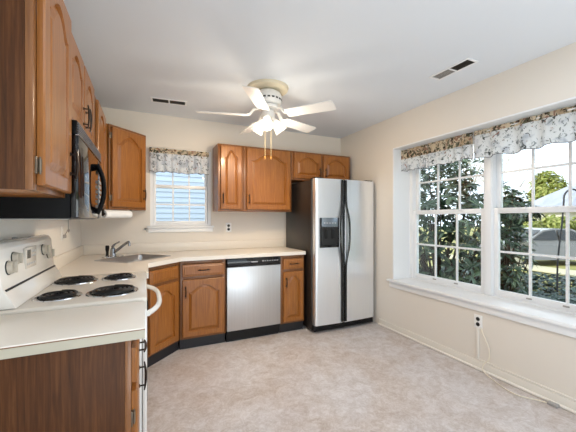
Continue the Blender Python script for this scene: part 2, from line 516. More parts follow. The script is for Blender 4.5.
# ------------------------------------------------------------------ cabinet joinery
def front_mesh(w, h, t=0.02, border=0.052, arch=0.0, flat=False):
    """raised-panel front: x 0..w, z 0..h, face towards -y; arch: rise of the cathedral top of the panel"""
    bm = bmesh.new()
    e = 0.005
    if flat:
        loops_n = 4
        inner = [(border, border), (w - border, border), (w - border, h - border), (border, h - border)]
    else:
        x0, x1, z0, z1 = border, w - border, border, h - border
        inner = [(x0, z0), (x1, z0)]
        if arch:
            K = 16
            base = z1 - arch
            pts = []
            for i in range(K + 1):
                s = i / K
                x = x1 + (x0 - x1) * s
                u = abs(2 * s - 1)
                sh = min(1.0, max(0.0, (0.80 - u) / 0.80))
                zz = base + arch * math.sin(sh * PI / 2) ** 0.85 if sh > 0 else base
                pts.append((x, zz))
            inner += pts
        else:
            inner += [(x1, z1), (x0, z1)]
    n = len(inner)
    cx, cz = w / 2, (border + h - border) / 2
    outer = []
    for i, (x, z) in enumerate(inner):
        if n == 4:
            outer.append([(0, 0), (w, 0), (w, h), (0, h)][i])
        else:
            if i == 0: outer.append((0, 0))
            elif i == 1: outer.append((w, 0))
            else:
                s = (i - 2) / (n - 3)
                outer.append((w + (0 - w) * s, h))
    def ring(pts, y): return [bm.verts.new((x, y, z)) for x, z in pts]
    def inset(pts, d):
        xs = [p[0] for p in pts]; zs = [p[1] for p in pts]
        mx, mz = (min(xs) + max(xs)) / 2, (min(zs) + max(zs)) / 2
        fx = 1 - 2 * d / (max(xs) - min(xs)); fz = 1 - 2 * d / (max(zs) - min(zs))
        return [(mx + (x - mx) * fx, mz + (z - mz) * fz) for x, z in pts]
    seq = [ring(outer, 0), ring(outer, -t + e), ring(inset(outer, e), -t), ring(inner, -t), ring(inset(inner, 0.003), -t + 0.013),
           ring(inset(inner, 0.010), -t + 0.013), ring(inset(inner, 0.034), -t + 0.002)]
    for a, b_ in zip(seq, seq[1:]):
        for i in range(n):
            k = (i + 1) % n
            bm.faces.new((a[i], a[k], b_[k], b_[i]))
    bm.faces.new(seq[-1])
    bm.faces.new(seq[0][::-1])
    bmesh.ops.recalc_face_normals(bm, faces=bm.faces)
    mb = MB(); mb.bm.free(); mb.bm = bm
    return mb

def slab_front(w, h, t=0.02, border=0.018):
    """drawer front with a bevelled rim"""
    bm = bmesh.new()
    def ring(d, y): return [bm.verts.new(p) for p in ((d, y, d), (w - d, y, d), (w - d, y, h - d), (d, y, h - d))]
    seq = [ring(0, 0), ring(0, -t + 0.006), ring(0.004, -t + 0.003), ring(border, -t + 0.001), ring(border + 0.004, -t - 0.002)]
    for a, b_ in zip(seq, seq[1:]):
        for i in range(4):
            bm.faces.new((a[i], a[(i + 1) % 4], b_[(i + 1) % 4], b_[i]))
    bm.faces.new(seq[-1]); bm.faces.new(seq[0][::-1])
    bmesh.ops.recalc_face_normals(bm, faces=bm.faces)
    mb = MB(); mb.bm.free(); mb.bm = bm
    return mb

def pull(parent, x, z, vertical=True, L_=0.10, y=-0.02):
    """bow handle on two posts"""
    b = MB()
    pts = []
    for i in range(9):
        s = -1 + 2 * i / 8
        o = 0.026 - 0.006 * s * s
        p = (x, y - o, z + s * L_ * 0.62) if vertical else (x + s * L_ * 0.62, y - o, z)
        pts.append(p)
    b.tube(pts, [0.003, 0.004, 0.0048, 0.0052, 0.0055, 0.0052, 0.0048, 0.004, 0.003], 8)
    for s in (-1, 1):
        q = (x, y, z + s * L_ * 0.40) if vertical else (x + s * L_ * 0.40, y, z)
        q2 = (q[0], y - 0.026, q[2])
        b.cyl(q, q2, 0.0036, 8)
        b.cyl(q, (q[0], y - 0.003, q[2]), 0.008, 10)
    return b.build('handle', 'bronze', parent)

def hinge(parent, x, z, y=0.0):
    b = MB()
    b.box(x - 0.018, x - 0.002, y - 0.004, y + 0.001, z - 0.026, z + 0.026, bev=0.001)
    b.cyl((x, y - 0.008, z - 0.02), (x, y - 0.008, z + 0.02), 0.005, 8)
    b.cyl((x, y - 0.008, z - 0.027), (x, y - 0.008, z + 0.027), 0.003, 8)
    return b.build('hinge', 'hinge', parent)

def cabinet(name, label, loc, rotz, w, D, z0, z1, fronts, group, stiles=(0.035, 0.035), toe=False, rails=(0.035, 0.035), side_mat='oak', mids=(), end_panel=None, cat='cabinet', xcuts=()):
    """back at local y=0, face frame front at y=-D; fronts: dicts"""
    c = thing(name, label, cat, loc, rotz, group)
    MB().box(0.0, w, -D + 0.021, -0.002, z0, z1, bev=0.001).build('carcass', side_mat, c)
    f = MB()
    ya, yb = -D, -D + 0.020
    f.box(0, stiles[0], ya, yb, z0, z1, bev=0.001).box(w - stiles[1], w, ya, yb, z0, z1, bev=0.001)
    f.box(stiles[0], w - stiles[1], ya, yb, z0, z0 + rails[0], bev=0.001).box(stiles[0], w - stiles[1], ya, yb, z1 - rails[1], z1, bev=0.001)
    for mz in mids:
        f.box(stiles[0], w - stiles[1], ya, yb, mz - 0.02, mz + 0.02, bev=0.001)
    for xc in xcuts:
        f.box(xc - 0.03, xc + 0.03, ya, yb, z0 + rails[0], z1 - rails[1], bev=0.001)
    f.build('face_frame', 'oak_shade_trim', c)
    if toe:
        MB().box(0.0, w, -D + 0.032, -0.01, 0.0, z0 - 0.001).build('toe_kick', 'toe', c)
    for d in fronts:
        x0, x1, za, zb = d['r']
        ww, hh = x1 - x0, zb - za
        if d['t'] == 'door':
            o = front_mesh(ww, hh, border=d.get('b', 0.05), arch=d.get('arch', 0.06)).build('door', 'oak', c, angle=13)
        else:
            o = slab_front(ww, hh).build('drawer_front', 'oak', c, angle=20)
        o.location = (x0, -D - 0.001, za)
        if d.get('ajar'):
            o.rotation_euler.z = -R(d['ajar'])
        if d.get('pull'):
            px, pz, v = d['pull']
            pull(o, px, pz, v)
        for hx, hz in d.get('hinges', ()):
            hinge(o, hx, hz)
    return c

# ---- base cabinets on the back wall
GB, GU = 'oak base cabinets', 'oak wall cabinets'
BZ0, BZ1 = 0.105, 0.875
def base_fronts(w, sl, sr, handle_side, pull_len=0.1):
    x0, x1 = sl - 0.012, w - sr + 0.012
    hx = 0.03 if handle_side == 'l' else (x1 - x0) - 0.03
    hz = 0.688 - 0.128
    return [dict(t='drawer', r=(x0, x1, 0.718, 0.838), pull=((x1 - x0) / 2, 0.06, False)),
            dict(t='door', r=(x0, x1, 0.128, 0.688), arch=0.07 if w > .4 else 0.06, b=0.052 if w > .4 else 0.042, pull=(hx, hz - 0.115, True))]
cabinet('base_cabinet', 'oak base cabinet with drawer over arched door, between corner sink and dishwasher',
        (0.906, 0, 0), 0, 0.446, 0.60, BZ0, BZ1, base_fronts(0.446, 0.032, 0.03, 'l'), GB, (0.032, 0.03), True, mids=(0.703,))
cabinet('base_cabinet', 'narrow oak base cabinet between the dishwasher and the refrigerator',
        (1.972, 0, 0), 0, 0.297, 0.60, BZ0, BZ1, base_fronts(0.297, 0.042, 0.03, 'l'), GB, (0.042, 0.03), True, mids=(0.703,))
# diagonal corner sink base
cc = thing('corner_sink_cabinet', 'angled oak corner base cabinet under the sink with plain top panel and arched door', 'cabinet', (0.598, -0.902, 0), R(45), GB)
fw = 0.4275
b = MB()
a45 = math.cos(R(45))
def loc45(x, y):   # room point to the local frame of the cabinet
    dx, dy = x - 0.598, y + 0.902
    return (dx * a45 + dy * a45, -dx * a45 + dy * a45)
poly = [(0.03, -0.03), (0.03, -0.886), (0.586, -0.886), (0.882, -0.590), (0.890, -0.03)]
b.prism([(*loc45(x, y), BZ0) for x, y in poly], (0, 0, 0.60))
b.build('carcass', 'oak', cc)
f = MB()
f.box(0, 0.045, 0, 0.018, BZ0, BZ1).box(fw - 0.045, fw, 0, 0.018, BZ0, BZ1).box(0.045, fw - 0.045, 0, 0.018, BZ0, BZ0 + 0.03).box(0.045, fw - 0.045, 0, 0.018, BZ1 - 0.035, BZ1).box(0.045, fw - 0.045, 0, 0.018, 0.685, 0.722)
f.build('face_frame', 'oak_shade_trim', cc)
MB().prism([(0.0, 0.032, 0), (fw + 0.022, 0.032, 0), (fw + 0.022, 0.047, 0), (0.0, 0.047, 0)], (0, 0, BZ0 - 0.002)).build('toe_kick', 'toe', cc)
o = slab_front(fw - 0.07, 0.118).build('false_drawer_front', 'oak', cc, angle=20); o.location = (0.035, -0.001, 0.720)
o = front_mesh(fw - 0.07, 0.565, arch=0.07).build('door', 'oak', cc, angle=13); o.location = (0.035, -0.001, 0.124)
# hidden drawer base between the range and the corner
cabinet('base_cabinet', 'oak base cabinet squeezed between the white range and the sink corner', (0, -1.420, 0), R(90), 0.512, 0.57, BZ0, BZ1,
        [dict(t='drawer', r=(0.03, 0.48, 0.718, 0.838), pull=(0.225, 0.06, False)), dict(t='door', r=(0.03, 0.48, 0.128, 0.688), pull=(0.42, 0.45, True))], GB, toe=True, mids=(0.703,))
# near base cabinet with dark end panel
nc = cabinet('base_cabinet', 'nearest base cabinet with dark wood end panel under the short white counter', (0, -2.575, 0), R(90), 0.368, 0.555, 0.105, 0.875,
        [dict(t='drawer', r=(0.02, 0.348, 0.718, 0.838), pull=(0.164, 0.06, False)),
         dict(t='door', r=(0.02, 0.348, 0.128, 0.688), pull=(0.29, 0.47, True), hinges=((0.0, 0.47), (0.0, 0.09)))], GB, (0.03, 0.03), True, side_mat='panel', mids=(0.703,))
MB().box(-0.0065, -0.001, -0.537, -0.003, 0.0, 0.874, bev=0.001).build('end_panel', 'panel', nc)
MB().box(-0.0065, -0.0005, -0.5555, -0.5375, 0.0, 0.874, bev=0.001).build('edge_strip', 'oak_shade_trim', nc)

# ---- wall cabinets
def up_doors(w, z0, z1, edges, handles, arch=0.06, border=0.048, hl=0.12):
    out = []
    for (x0, x1), hs in zip(edges, handles):
        dw = x1 - x0
        d = dict(t='door', r=(x0, x1, z0 + 0.022, z1 - 0.022), arch=arch, b=border)
        if hs == 'l': d['pull'] = (0.026, hl, True)
        elif hs == 'r': d['pull'] = (dw - 0.026, hl, True)
        out.append(d)
    return out
UD = 0.30
cabinet('wall_cabinet', 'tall narrow oak wall cabinet with one arched door, right of the small window', (1.336, 0, 0), 0, 0.300, UD, 1.374, 2.135,
        up_doors(0.30, 1.374, 2.135, [(0.030, 0.272)], ['l'], 0.075, 0.045), GU)
cabinet('wall_cabinet', 'widest oak wall cabinet with a single broad arched door, above the dishwasher', (1.638, 0, 0), 0, 0.612, UD, 1.374, 2.135,
        up_doors(0.612, 1.374, 2.135, [(0.032, 0.590)], ['l'], 0.085, 0.055), GU)
cabinet('wall_cabinet', 'short oak wall cabinet with two small arched doors above the refrigerator', (2.252, 0, 0), 0, 0.886, UD, 1.772, 2.135,
        up_doors(0.886, 1.772, 2.135, [(0.030, 0.420), (0.462, 0.852)], ['r', 'l'], 0.065, 0.045, 0.09), GU, xcuts=(0.441,))
# diagonal corner wall cabinet
k = 0.605
cu = thing('corner_wall_cabinet', 'angled oak corner wall cabinet with arched door left of the small window', 'cabinet', (0.300, -k, 0), R(45), GU)
fu = (k - 0.300) * math.sqrt(2)
def loc45u(x, y):
    dx, dy = x - 0.300, y + k
    return (dx * a45 + dy * a45, -dx * a45 + dy * a45)
MB().prism([(*loc45u(x, y), 1.374) for x, y in [(0.003, -0.003), (0.003, -k + 0.004), (0.285, -k + 0.004), (k - 0.004, -0.285), (k - 0.004, -0.003)]], (0, 0, 0.761)).build('carcass', 'oak', cu)
f = MB()
f.box(0.004, 0.035, -0.002, 0.009, 1.374, 2.135).box(fu - 0.035, fu - 0.004, -0.002, 0.009, 1.374, 2.135).box(0.035, fu - 0.035, -0.002, 0.009, 1.374, 1.41).box(0.035, fu - 0.035, -0.002, 0.009, 2.1, 2.135)
f.build('face_frame', 'oak_shade_trim', cu)
o = front_mesh(fu - 0.05, 0.717, arch=0.08).build('door', 'oak', cu, angle=13); o.location = (0.025, -0.004, 1.396)
pull(o, fu - 0.05 - 0.026, 0.13, True)
hinge(o, 0.0, 0.08); hinge(o, 0.0, 0.64)
# left wall run
cabinet('wall_cabinet', 'oak wall cabinet with one arched door between the black microwave and the corner cabinet', (0, -1.428, 0), R(90), 0.818, 0.285, 1.374, 2.135,
        up_doors(0.818, 1.374, 2.135, [(0.16, 0.60)], ['l'], 0.07), GU, stiles=(0.17, 0.23))
cabinet('wall_cabinet', 'short oak wall cabinet with paired arched doors above the black microwave', (0, -2.192, 0), R(90), 0.760, 0.285, 1.712, 2.135,
        up_doors(0.76, 1.712, 2.135, [(0.028, 0.372), (0.390, 0.734)], ['r', 'l'], 0.06, 0.05, 0.09), GU, xcuts=(0.381,))
nu = cabinet('wall_cabinet', 'nearest oak wall cabinet with dark end panel, left of the black microwave', (0, -2.600, 0), R(90), 0.404, 0.296, 1.374, 2.135,
        [dict(t='door', r=(0.030, 0.392, 1.392, 2.115), arch=0.075, b=0.055, ajar=0.6, pull=(0.335, 0.12, True), hinges=((0.0, 0.06), (0.0, 0.62)))], GU, side_mat='oak')
MB().box(-0.006, -0.0005, -0.277, -0.003, 1.374, 2.134, bev=0.001).build('end_panel', 'panel', nu)
MB().box(-0.006, -0.0005, -0.2965, -0.2775, 1.374, 2.134, bev=0.001).build('edge_strip', 'oak_shade_trim', nu)

# ------------------------------------------------------------------ counters
def poly_top(outer, hole, z0, z1, name, m, parent=None, bev=0.004):
    t = bmesh.new()
    def loop(pts):
        v = [t.verts.new((x, y, z1)) for x, y in pts]
        return [t.edges.new((v[i], v[(i + 1) % len(v)])) for i in range(len(v))]
    ed = loop(outer) + (loop(hole) if hole else [])
    bmesh.ops.triangle_fill(t, edges=ed, use_beauty=True, use_dissolve=False)
    for f_ in t.faces:
        if f_.normal.z < 0: f_.normal_flip()
    r_ = bmesh.ops.extrude_face_region(t, geom=t.faces[:])
    for v in [g for g in r_['geom'] if isinstance(g, bmesh.types.BMVert)]: v.co.z = z0
    bmesh.ops.recalc_face_normals(t, faces=t.faces)
    mb = MB(); mb.bm.free(); mb.bm = t
    return mb.build(name, m, parent, angle=30)

def sk(u, v):      # sink frame (u along the diagonal front, v towards the corner) to room
    c0 = (0.511, -0.511)
    return (c0[0] + (u - v) * a45, c0[1] + (u + v) * a45)
SU, SV = 0.272, 0.203
hole = [sk(-SU + .02, -SV + .02), sk(SU - .02, -SV + .02), sk(SU - .02, SV - .02), sk(-SU + .02, SV - .02)]
ct = thing('countertop', 'white laminate countertop running from range around the sink corner to the refrigerator', 'countertop')
poly_top([(0.002, -1.424), (0.620, -1.424), (0.620, -0.929), (0.914, -0.635), (2.274, -0.635), (2.274, -0.002), (0.002, -0.002)], hole, 0.876, 0.914, 'worktop', 'counter', ct)
b = MB()
b.box(0.002, 0.022, -1.424, -0.002, 0.915, 1.014, bev=0.003).box(0.023, 2.274, -0.022, -0.002, 0.915, 1.014, bev=0.003)
b.build('backsplash', 'counter', ct)
c2 = thing('countertop', 'short white laminate countertop on the near side of the range', 'countertop')
MB().box(0.002, 0.598, -2.588, -2.206, 0.876, 0.914, bev=0.004).build('worktop', 'counter', c2)
MB().box(0.002, 0.5985, -2.5900, -2.5878, 0.877, 0.9060).build('edge_band', 'edge_band', c2)
MB().box(0.002, 0.5985, -2.5895, -2.5878, 0.9065, 0.9090).build('edge_seam', 'oak_shade_trim', c2)
MB().box(0.002, 0.022, -2.588, -2.206, 0.915, 1.0, bev=0.003).build('backsplash', 'counter', c2)

# ---- sink and tap
s = thing('sink', 'stainless steel corner sink set diagonally in the white countertop', 'sink')
t = bmesh.new()
def rrect(hu, hv, r, z, n=6):
    pts = []
    for cu_, cv_, a0 in ((hu - r, hv - r, 0), (-hu + r, hv - r, 90), (-hu + r, -hv + r, 180), (hu - r, -hv + r, 270)):
        for i in range(n + 1):
            a = R(a0 + 90 * i / n)
            x, y = sk(cu_ + r * math.cos(a), cv_ + r * math.sin(a))
            pts.append(t.verts.new((x, y, z)))
    return pts
rings = [rrect(SU, SV, 0.03, 0.9145), rrect(SU - .002, SV - .002, 0.03, 0.9185), rrect(SU - .024, SV - .024, 0.045, 0.9190), rrect(SU - .030, SV - .030, 0.045, 0.912), rrect(SU - .040, SV - .040, 0.05, 0.78), rrect(SU - .065, SV - .065, 0.05, 0.757)]
for a, c_ in zip(rings, rings[1:]):
    for i in range(len(a)):
        t.faces.new((a[i], a[(i + 1) % len(a)], c_[(i + 1) % len(a)], c_[i]))
t.faces.new(rings[-1])
bmesh.ops.recalc_face_normals(t, faces=t.faces)
for f_ in t.faces: f_.normal_flip()
mb = MB(); mb.bm.free(); mb.bm = t
mb.build('basin', 'sink', s, angle=40)
x, y = sk(0, 0)
MB().lathe([(0, 0), (0.04, 0), (0.042, 0.003), (0.03, 0.002), (0, 0.001)], 20, loc=(x, y, 0.7575)).build('drain', 'chrome', s)

tx, ty = 0.315, -0.335
f = thing('faucet', 'chrome single lever faucet standing behind the corner sink', 'faucet', (tx, ty, 0.9142), R(-45))
MB().box(-0.03, 0.03, -0.10, 0.10, 0.0, 0.010, bev=0.004).build('base_plate', 'chrome', f)
MB().lathe([(0.027, 0.010), (0.026, 0.03), (0.023, 0.065), (0.020, 0.085), (0.0, 0.09)], 24).build('faucet_body', 'dark_chrome', f)
MB().tube([(0.012, 0, 0.045), (0.06, 0, 0.075), (0.12, 0, 0.112), (0.175, 0, 0.145), (0.198, 0, 0.152), (0.208, 0, 0.142), (0.210, 0, 0.115)], [0.014, 0.013, 0.0125, 0.012, 0.012, 0.012, 0.013], 14).build('spout', 'dark_chrome', f)
MB().tube([(0, 0, 0.088), (-0.004, 0.0, 0.105), (0.01, 0.012, 0.125), (0.05, 0.03, 0.150)], [0.016, 0.013, 0.008, 0.007], 10).build('lever', 'dark_chrome', f)
sp = thing('sprayer', 'small dark sink sprayer standing beside the faucet body', 'sprayer', (0.262, -0.285, 0.9145))
MB().lathe([(0.022, 0), (0.022, 0.008), (0.013, 0.014), (0.012, 0.05), (0.017, 0.07), (0.018, 0.105), (0.012, 0.112), (0, 0.112)], 18).build('spray_head', 'black_satin', sp)
MB().lathe([(0.0235, 0.0002), (0.0235, 0.006), (0.022, 0.0085)], 18).build('collar', 'chrome', sp)

# ------------------------------------------------------------------ range
RY = -2.200
rg = thing('electric_range', 'white electric range with four black coil burners along the left wall', 'range', (0, RY, 0), R(90))
RW = 0.768
MB().box(0.004, RW - 0.004, -0.585, -0.02, 0.04, 0.900, bev=0.003).build('body', 'enamel', rg)
MB().box(0.0, RW, -0.607, -0.012, 0.901, 0.928, bev=0.009, seg=3).build('cooktop', 'bisque', rg)
# backguard: sloped control panel with rounded ends
pts = [(0, -0.018, 0.930), (0, -0.135, 0.930), (0, -0.118, 0.965), (0, -0.092, 1.010), (0, -0.078, 1.165), (0, -0.066, 1.186), (0, -0.045, 1.192), (0, -0.018, 1.190)]
bgd = MB().prism([(0.006, p[1], p[2]) for p in pts], (RW - 0.012, 0, 0), bev=0.004).build('backguard', 'enamel', rg)
MB().box(0.02, RW - 0.02, -0.1015, -0.0925, 0.998, 1.005).build('black_line', 'slot', bgd)  # black line along the foot of the control panel
def on_panel(x, h):   # h: height on the sloped face
    s_ = (h - 1.010) / 0.155
    return Vector((x, -0.0925 + 0.014 * s_, h))
pn = Vector((0, -0.996, -0.09)).normalized()
pn = Vector((0, -0.155, 0.014)).normalized()
def panel_knob(x, h):
    p = on_panel(x, h)
    kb = MB().lathe([(0.028, 0.004), (0.027, 0.006), (0.025, 0.017), (0.022, 0.020), (0, 0.020)], 24, pn, p)
    o_ = kb.build('knob', 'knob', rg)
    MB().lathe([(0, 0.0), (0.030, 0.0), (0.030, 0.003), (0, 0.0035)], 24, pn, p).build('knob_shade_ring', 'clock', o_)  # dark ring drawn for the shadow edge beside the knob
    q = p + pn * 0.020
    MB().box(q.x - 0.0045, q.x + 0.0045, q.y - 0.012, q.y + 0.002, q.z - 0.022, q.z + 0.022, bev=0.002).build('grip', 'knob', o_)
for x, h in ((0.082, 1.085), (0.150, 1.115), (0.570, 1.116), (0.652, 1.088)):
    panel_knob(x, h)
p = on_panel(0.34, 1.10)
MB().box(0.275, 0.425, -0.0915, -0.083, 1.050, 1.150, bev=0.002).build('control_plate', 'bisque', bgd)
MB().box(0.290, 0.335, -0.0925, -0.0905, 1.098, 1.138).build('clock_display', 'clock', bgd)
for i in range(3):
    for jj in range(2):
        MB().box(0.350 + i * 0.024, 0.366 + i * 0.024, -0.0925, -0.0905, 1.102 + jj * 0.02, 1.112 + jj * 0.02).build('button', 'grey_print', bgd)
for i in range(5):
    MB().box(0.290 + i * 0.026, 0.306 + i * 0.026, -0.0925, -0.0905, 1.066, 1.076).build('button', 'grey_print', bgd)
MB().box(0.300, 0.330, -0.045, -0.03, 1.192, 1.200, bev=0.002).build('light_switch', 'vent_grey', bgd)
# coil burners
def burner(x, y, r):
    tp = MB().lathe([(r + 0.016, 0.9285), (r + 0.014, 0.9325), (r + 0.004, 0.9325), (r - 0.006, 0.9295), (0.02, 0.9290), (0, 0.9290)], 36, loc=(x, y, 0)).build('drip_pan', 'chrome', rg)
    b = MB()
    turns = 4 if r > 0.08 else 3
    pts = []
    n_ = turns * 28
    for i in range(n_ + 1):
        a = 2 * PI * i / 28
        rr = r * 0.20 + (r * 0.80 - 0.003) * i / n_
        pts.append((x + rr * math.cos(a), y + rr * math.sin(a), 0.9395))
    b.tube(pts, 0.0062, 6)
    b.build('coil', 'coil', tp)
    b = MB()
    for kk in range(3):
        a = R(90 + 120 * kk)
        b.tube([(x, y, 0.933), (x + r * math.cos(a), y + r * math.sin(a), 0.933)], 0.003, 6)
    b.build('coil_support', 'coil', tp)
burner(0.176, -0.235, 0.078)
burner(0.182, -0.455, 0.098)
burner(0.560, -0.235, 0.098)
burner(0.578, -0.455, 0.078)
od = MB().box(0.008, RW - 0.008, -0.607, -0.588, 0.22, 0.872, bev=0.006).build('oven_door', 'enamel', rg)
MB().box(0.16, RW - 0.16, -0.609, -0.606, 0.36, 0.68, bev=0.001).build('oven_window', 'black', od)
hp = []
for i in range(17):
    s_ = -1 + 2 * i / 16
    hp.append((RW / 2 + s_ * 0.325, -0.610 - 0.062 * (1 - abs(s_) ** 3.0), 0.835))
MB().tube(hp, 0.0135, 12, flat=1.0).build('handle', 'enamel', od)
MB().box(0.008, RW - 0.008, -0.603, -0.588, 0.05, 0.210, bev=0.006).build('storage_drawer', 'enamel', rg)
MB().box(0.03, RW - 0.03, -0.555, -0.05, 0.0, 0.040).build('plinth', 'toe', rg)

# ------------------------------------------------------------------ over-the-range microwave
mw = thing('microwave', 'black over-the-range microwave hung above the white range', 'microwave', (0, -2.190, 0), R(90))
MW = 0.756
MB().box(0.002, MW - 0.002, -0.312, -0.003, 1.288, 1.708, bev=0.003).build('case', 'black_matt', mw)
MB().box(0.0, MW, -0.336, -0.3135, 1.648, 1.708, bev=0.003).build('grille_frame', 'black_matt', mw)
g = MB()
for i in range(5):
    z = 1.654 + i * 0.0108
    g.box(0.012, MW - 0.012, -0.341, -0.3355, z, z + 0.0048)
gr = g.build('vent_slats', 'slat_grey', mw)
MB().box(0.004, MW - 0.004, -0.3425, -0.330, 1.6448, 1.6478).build('trim_strip', 'chrome', mw)
dr = MB().box(0.0, 0.585, -0.342, -0.3135, 1.290, 1.644, bev=0.006).build('door', 'black', mw)
MB().box(0.07, 0.470, -0.3435, -0.3415, 1.335, 1.605, bev=0.0008).build('door_window', 'black', dr)
cp = MB().box(0.590, MW, -0.342, -0.3135, 1.290, 1.644, bev=0.006).build('control_panel', 'black', mw)
b = MB()
for i in range(3):
    for jj in range(7):
        b.box(0.618 + i * 0.04, 0.646 + i * 0.04, -0.3435, -0.3415, 1.325 + jj * 0.03, 1.341 + jj * 0.03)
b.build('keypad', 'vent_grey', cp)
MB().box(0.615, 0.735, -0.3435, -0.3415, 1.56, 1.61).build('display', 'clock', cp)
hp = []
for i in range(17):
    s_ = -1 + 2 * i / 16
    hp.append((0.550, -0.341 - 0.036 * (1 - abs(s_) ** 2.2), 1.462 + s_ * 0.145))
MB().tube(hp, 0.013, 12).build('handle', 'black_matt', dr)
b = MB().box(0.02, MW - 0.02, -0.30, -0.05, 1.2835, 1.2885)
b.build('underside_filter', 'vent_grey', mw)

# ------------------------------------------------------------------ dishwasher
dw = thing('dishwasher', 'stainless steel dishwasher with black control strip under the counter', 'dishwasher', (1.358, 0, 0))
DW = 0.606
MB().box(0.004, DW - 0.004, -0.592, -0.03, 0.02, 0.868).build('tub', 'black_satin', dw)
MB().box(0.003, DW - 0.003, -0.628, -0.594, 0.122, 0.782, bev=0.005).build('door', 'dull_steel', dw)
cp = MB().box(0.003, DW - 0.003, -0.632, -0.594, 0.785, 0.868, bev=0.005).build('control_panel', 'black', dw)
MB().box(0.17, 0.42, -0.6345, -0.630, 0.786, 0.802, bev=0.001).build('latch_recess', 'slot', cp)
for i, wd in enumerate((0.028, 0.02, 0.02, 0.02, 0.02, 0.02, 0.026)):
    MB().box(0.385 + i * 0.028, 0.385 + i * 0.028 + wd * 0.7, -0.6335, -0.6315, 0.828, 0.838).build('button', 'grey_print', cp)
MB().box(0.265, 0.335, -0.6335, -0.6315, 0.822, 0.834, bev=0.0006).build('badge', 'grey_print', cp)
MB().box(0.004, DW - 0.004, -0.575, -0.55, 0.0, 0.118).build('toe_kick', 'toe', dw)

# ------------------------------------------------------------------ refrigerator
fr = thing('refrigerator', 'stainless side-by-side refrigerator with black sides and an ice dispenser', 'refrigerator', (2.300, 0, 0))
FW = 0.850
FZ = 1.742
MB().box(0.0, FW, -0.715, -0.03, 0.03, FZ - 0.012, bev=0.006).build('case', 'fridge_side', fr)
SPL = 0.385                                            # split between the doors
def fdoor(x0, x1, name, cut=None):
    n_ = 14
    yb, yf, bow = -0.722, -0.782, 0.016
    def face(x):
        s_ = (x - 0.0) / FW * 2 - 1
        e_ = min(x - x0, x1 - x)
        rnd = 0.0
        if e_ < 0.022: rnd = 0.022 - math.sqrt(max(0, 0.022 ** 2 - (0.022 - e_) ** 2))
        return yf - bow * (1 - s_ * s_) + rnd
    xs = [x0, x0 + 0.002, x0 + 0.006, x0 + 0.012, x0 + 0.022] + [x0 + 0.022 + (x1 - x0 - 0.044) * i / n_ for i in range(1, n_)] + [x1 - 0.022, x1 - 0.012, x1 - 0.006, x1 - 0.002, x1]
    ring_ = [(x, face(x), 0.088) for x in xs] + [(x1, yb, 0.088), (x0, yb, 0.088)]
    return MB().prism(ring_, (0, 0, FZ - 0.088)).build(name, 'steel', fr, angle=25)
dl = fdoor(0.014, SPL - 0.004, 'freezer_door')
drr = fdoor(SPL + 0.004, FW - 0.004, 'fridge_door')
def fr_handle(x, sgn, par):
    # full-height black trim that swells into a bowed grip at mid height
    pts, rad = [], []
    for i in range(49):
        z = 0.10 + (1.735 - 0.10) * i / 48
        u_ = (z - 1.12) / 0.27
        bowv = math.exp(-(abs(u_) ** 3.4))
        pts.append((x + sgn * 0.038 * bowv, -0.806 - 0.022 * bowv, z))
        rad.append(0.0125)
    b = MB()
    b.tube(pts, rad, 12, up=(1, 0, 0), flat=0.75)
    b.build('handle', 'black', par)
    MB().box(SPL + sgn * 0.010 - 0.0055, SPL + sgn * 0.010 + 0.0055, -0.803, -0.79, 0.092, FZ - 0.002, bev=0.002).build('edge_trim', 'black', par)
fr_handle(SPL - 0.025, -1, dl)
fr_handle(SPL + 0.025, 1, drr)
# dispenser
yd = -0.794
b = MB()
DX0, DX1, DZ0, DZ1 = 0.068, 0.318, 0.962, 1.298
yo = -0.806
b.box(DX0, DX0 + 0.016, yo, -0.785, DZ0, DZ1, bev=0.003).box(DX1 - 0.016, DX1, yo, -0.785, DZ0, DZ1, bev=0.003)
b.box(DX0 + 0.016, DX1 - 0.016, yo, -0.785, DZ0, DZ0 + 0.022, bev=0.003)
dp = b.build('dispenser_frame', 'black', dl)
MB().box(DX0 + 0.016, DX1 - 0.016, yo - 0.002, -0.785, 1.195, DZ1, bev=0.003).build('dispenser_controls', 'disp', dl)
MB().box(DX0 + 0.016, DX1 - 0.016, -0.8035, -0.788, DZ0 + 0.022, 1.194).build('dispenser_cavity', 'slot', dl)
for x in (0.055, 0.145):
    MB().box(DX0 + x, DX0 + x + 0.04, -0.812, -0.803, 1.06, 1.17, bev=0.004).build('dispenser_paddle', 'black_satin', dl)
MB().box(DX0 + 0.02, DX1 - 0.02, -0.818, -0.803, DZ0 + 0.022, DZ0 + 0.032, bev=0.002).build('drip_tray', 'black_satin', dl)
for i in range(5):
    MB().box(DX0 + 0.04 + i * 0.036, DX0 + 0.062 + i * 0.036, yo - 0.0035, yo - 0.0015, 1.235, 1.243).build('button', 'grey_print', dl)
b = MB().box(0.01, FW - 0.01, -0.765, -0.70, 0.022, 0.080, bev=0.003)
for i in range(4): b.box(0.05, FW - 0.05, -0.769, -0.764, 0.030 + i * 0.011, 0.036 + i * 0.011)
b.build('toe_grille', 'black_satin', fr)
for x in (0.02, FW - 0.12):
    MB().box(x, x + 0.10, -0.765, -0.66, FZ - 0.010, FZ + 0.014, bev=0.004).build('hinge_cover', 'black_satin', fr)
for x in (0.05, FW - 0.05):
    for y in (-0.70, -0.10):
        MB().cyl((x - 0.012, y, 0.0205), (x + 0.012, y, 0.0205), 0.020, 14).build('roller', 'black_satin', fr)

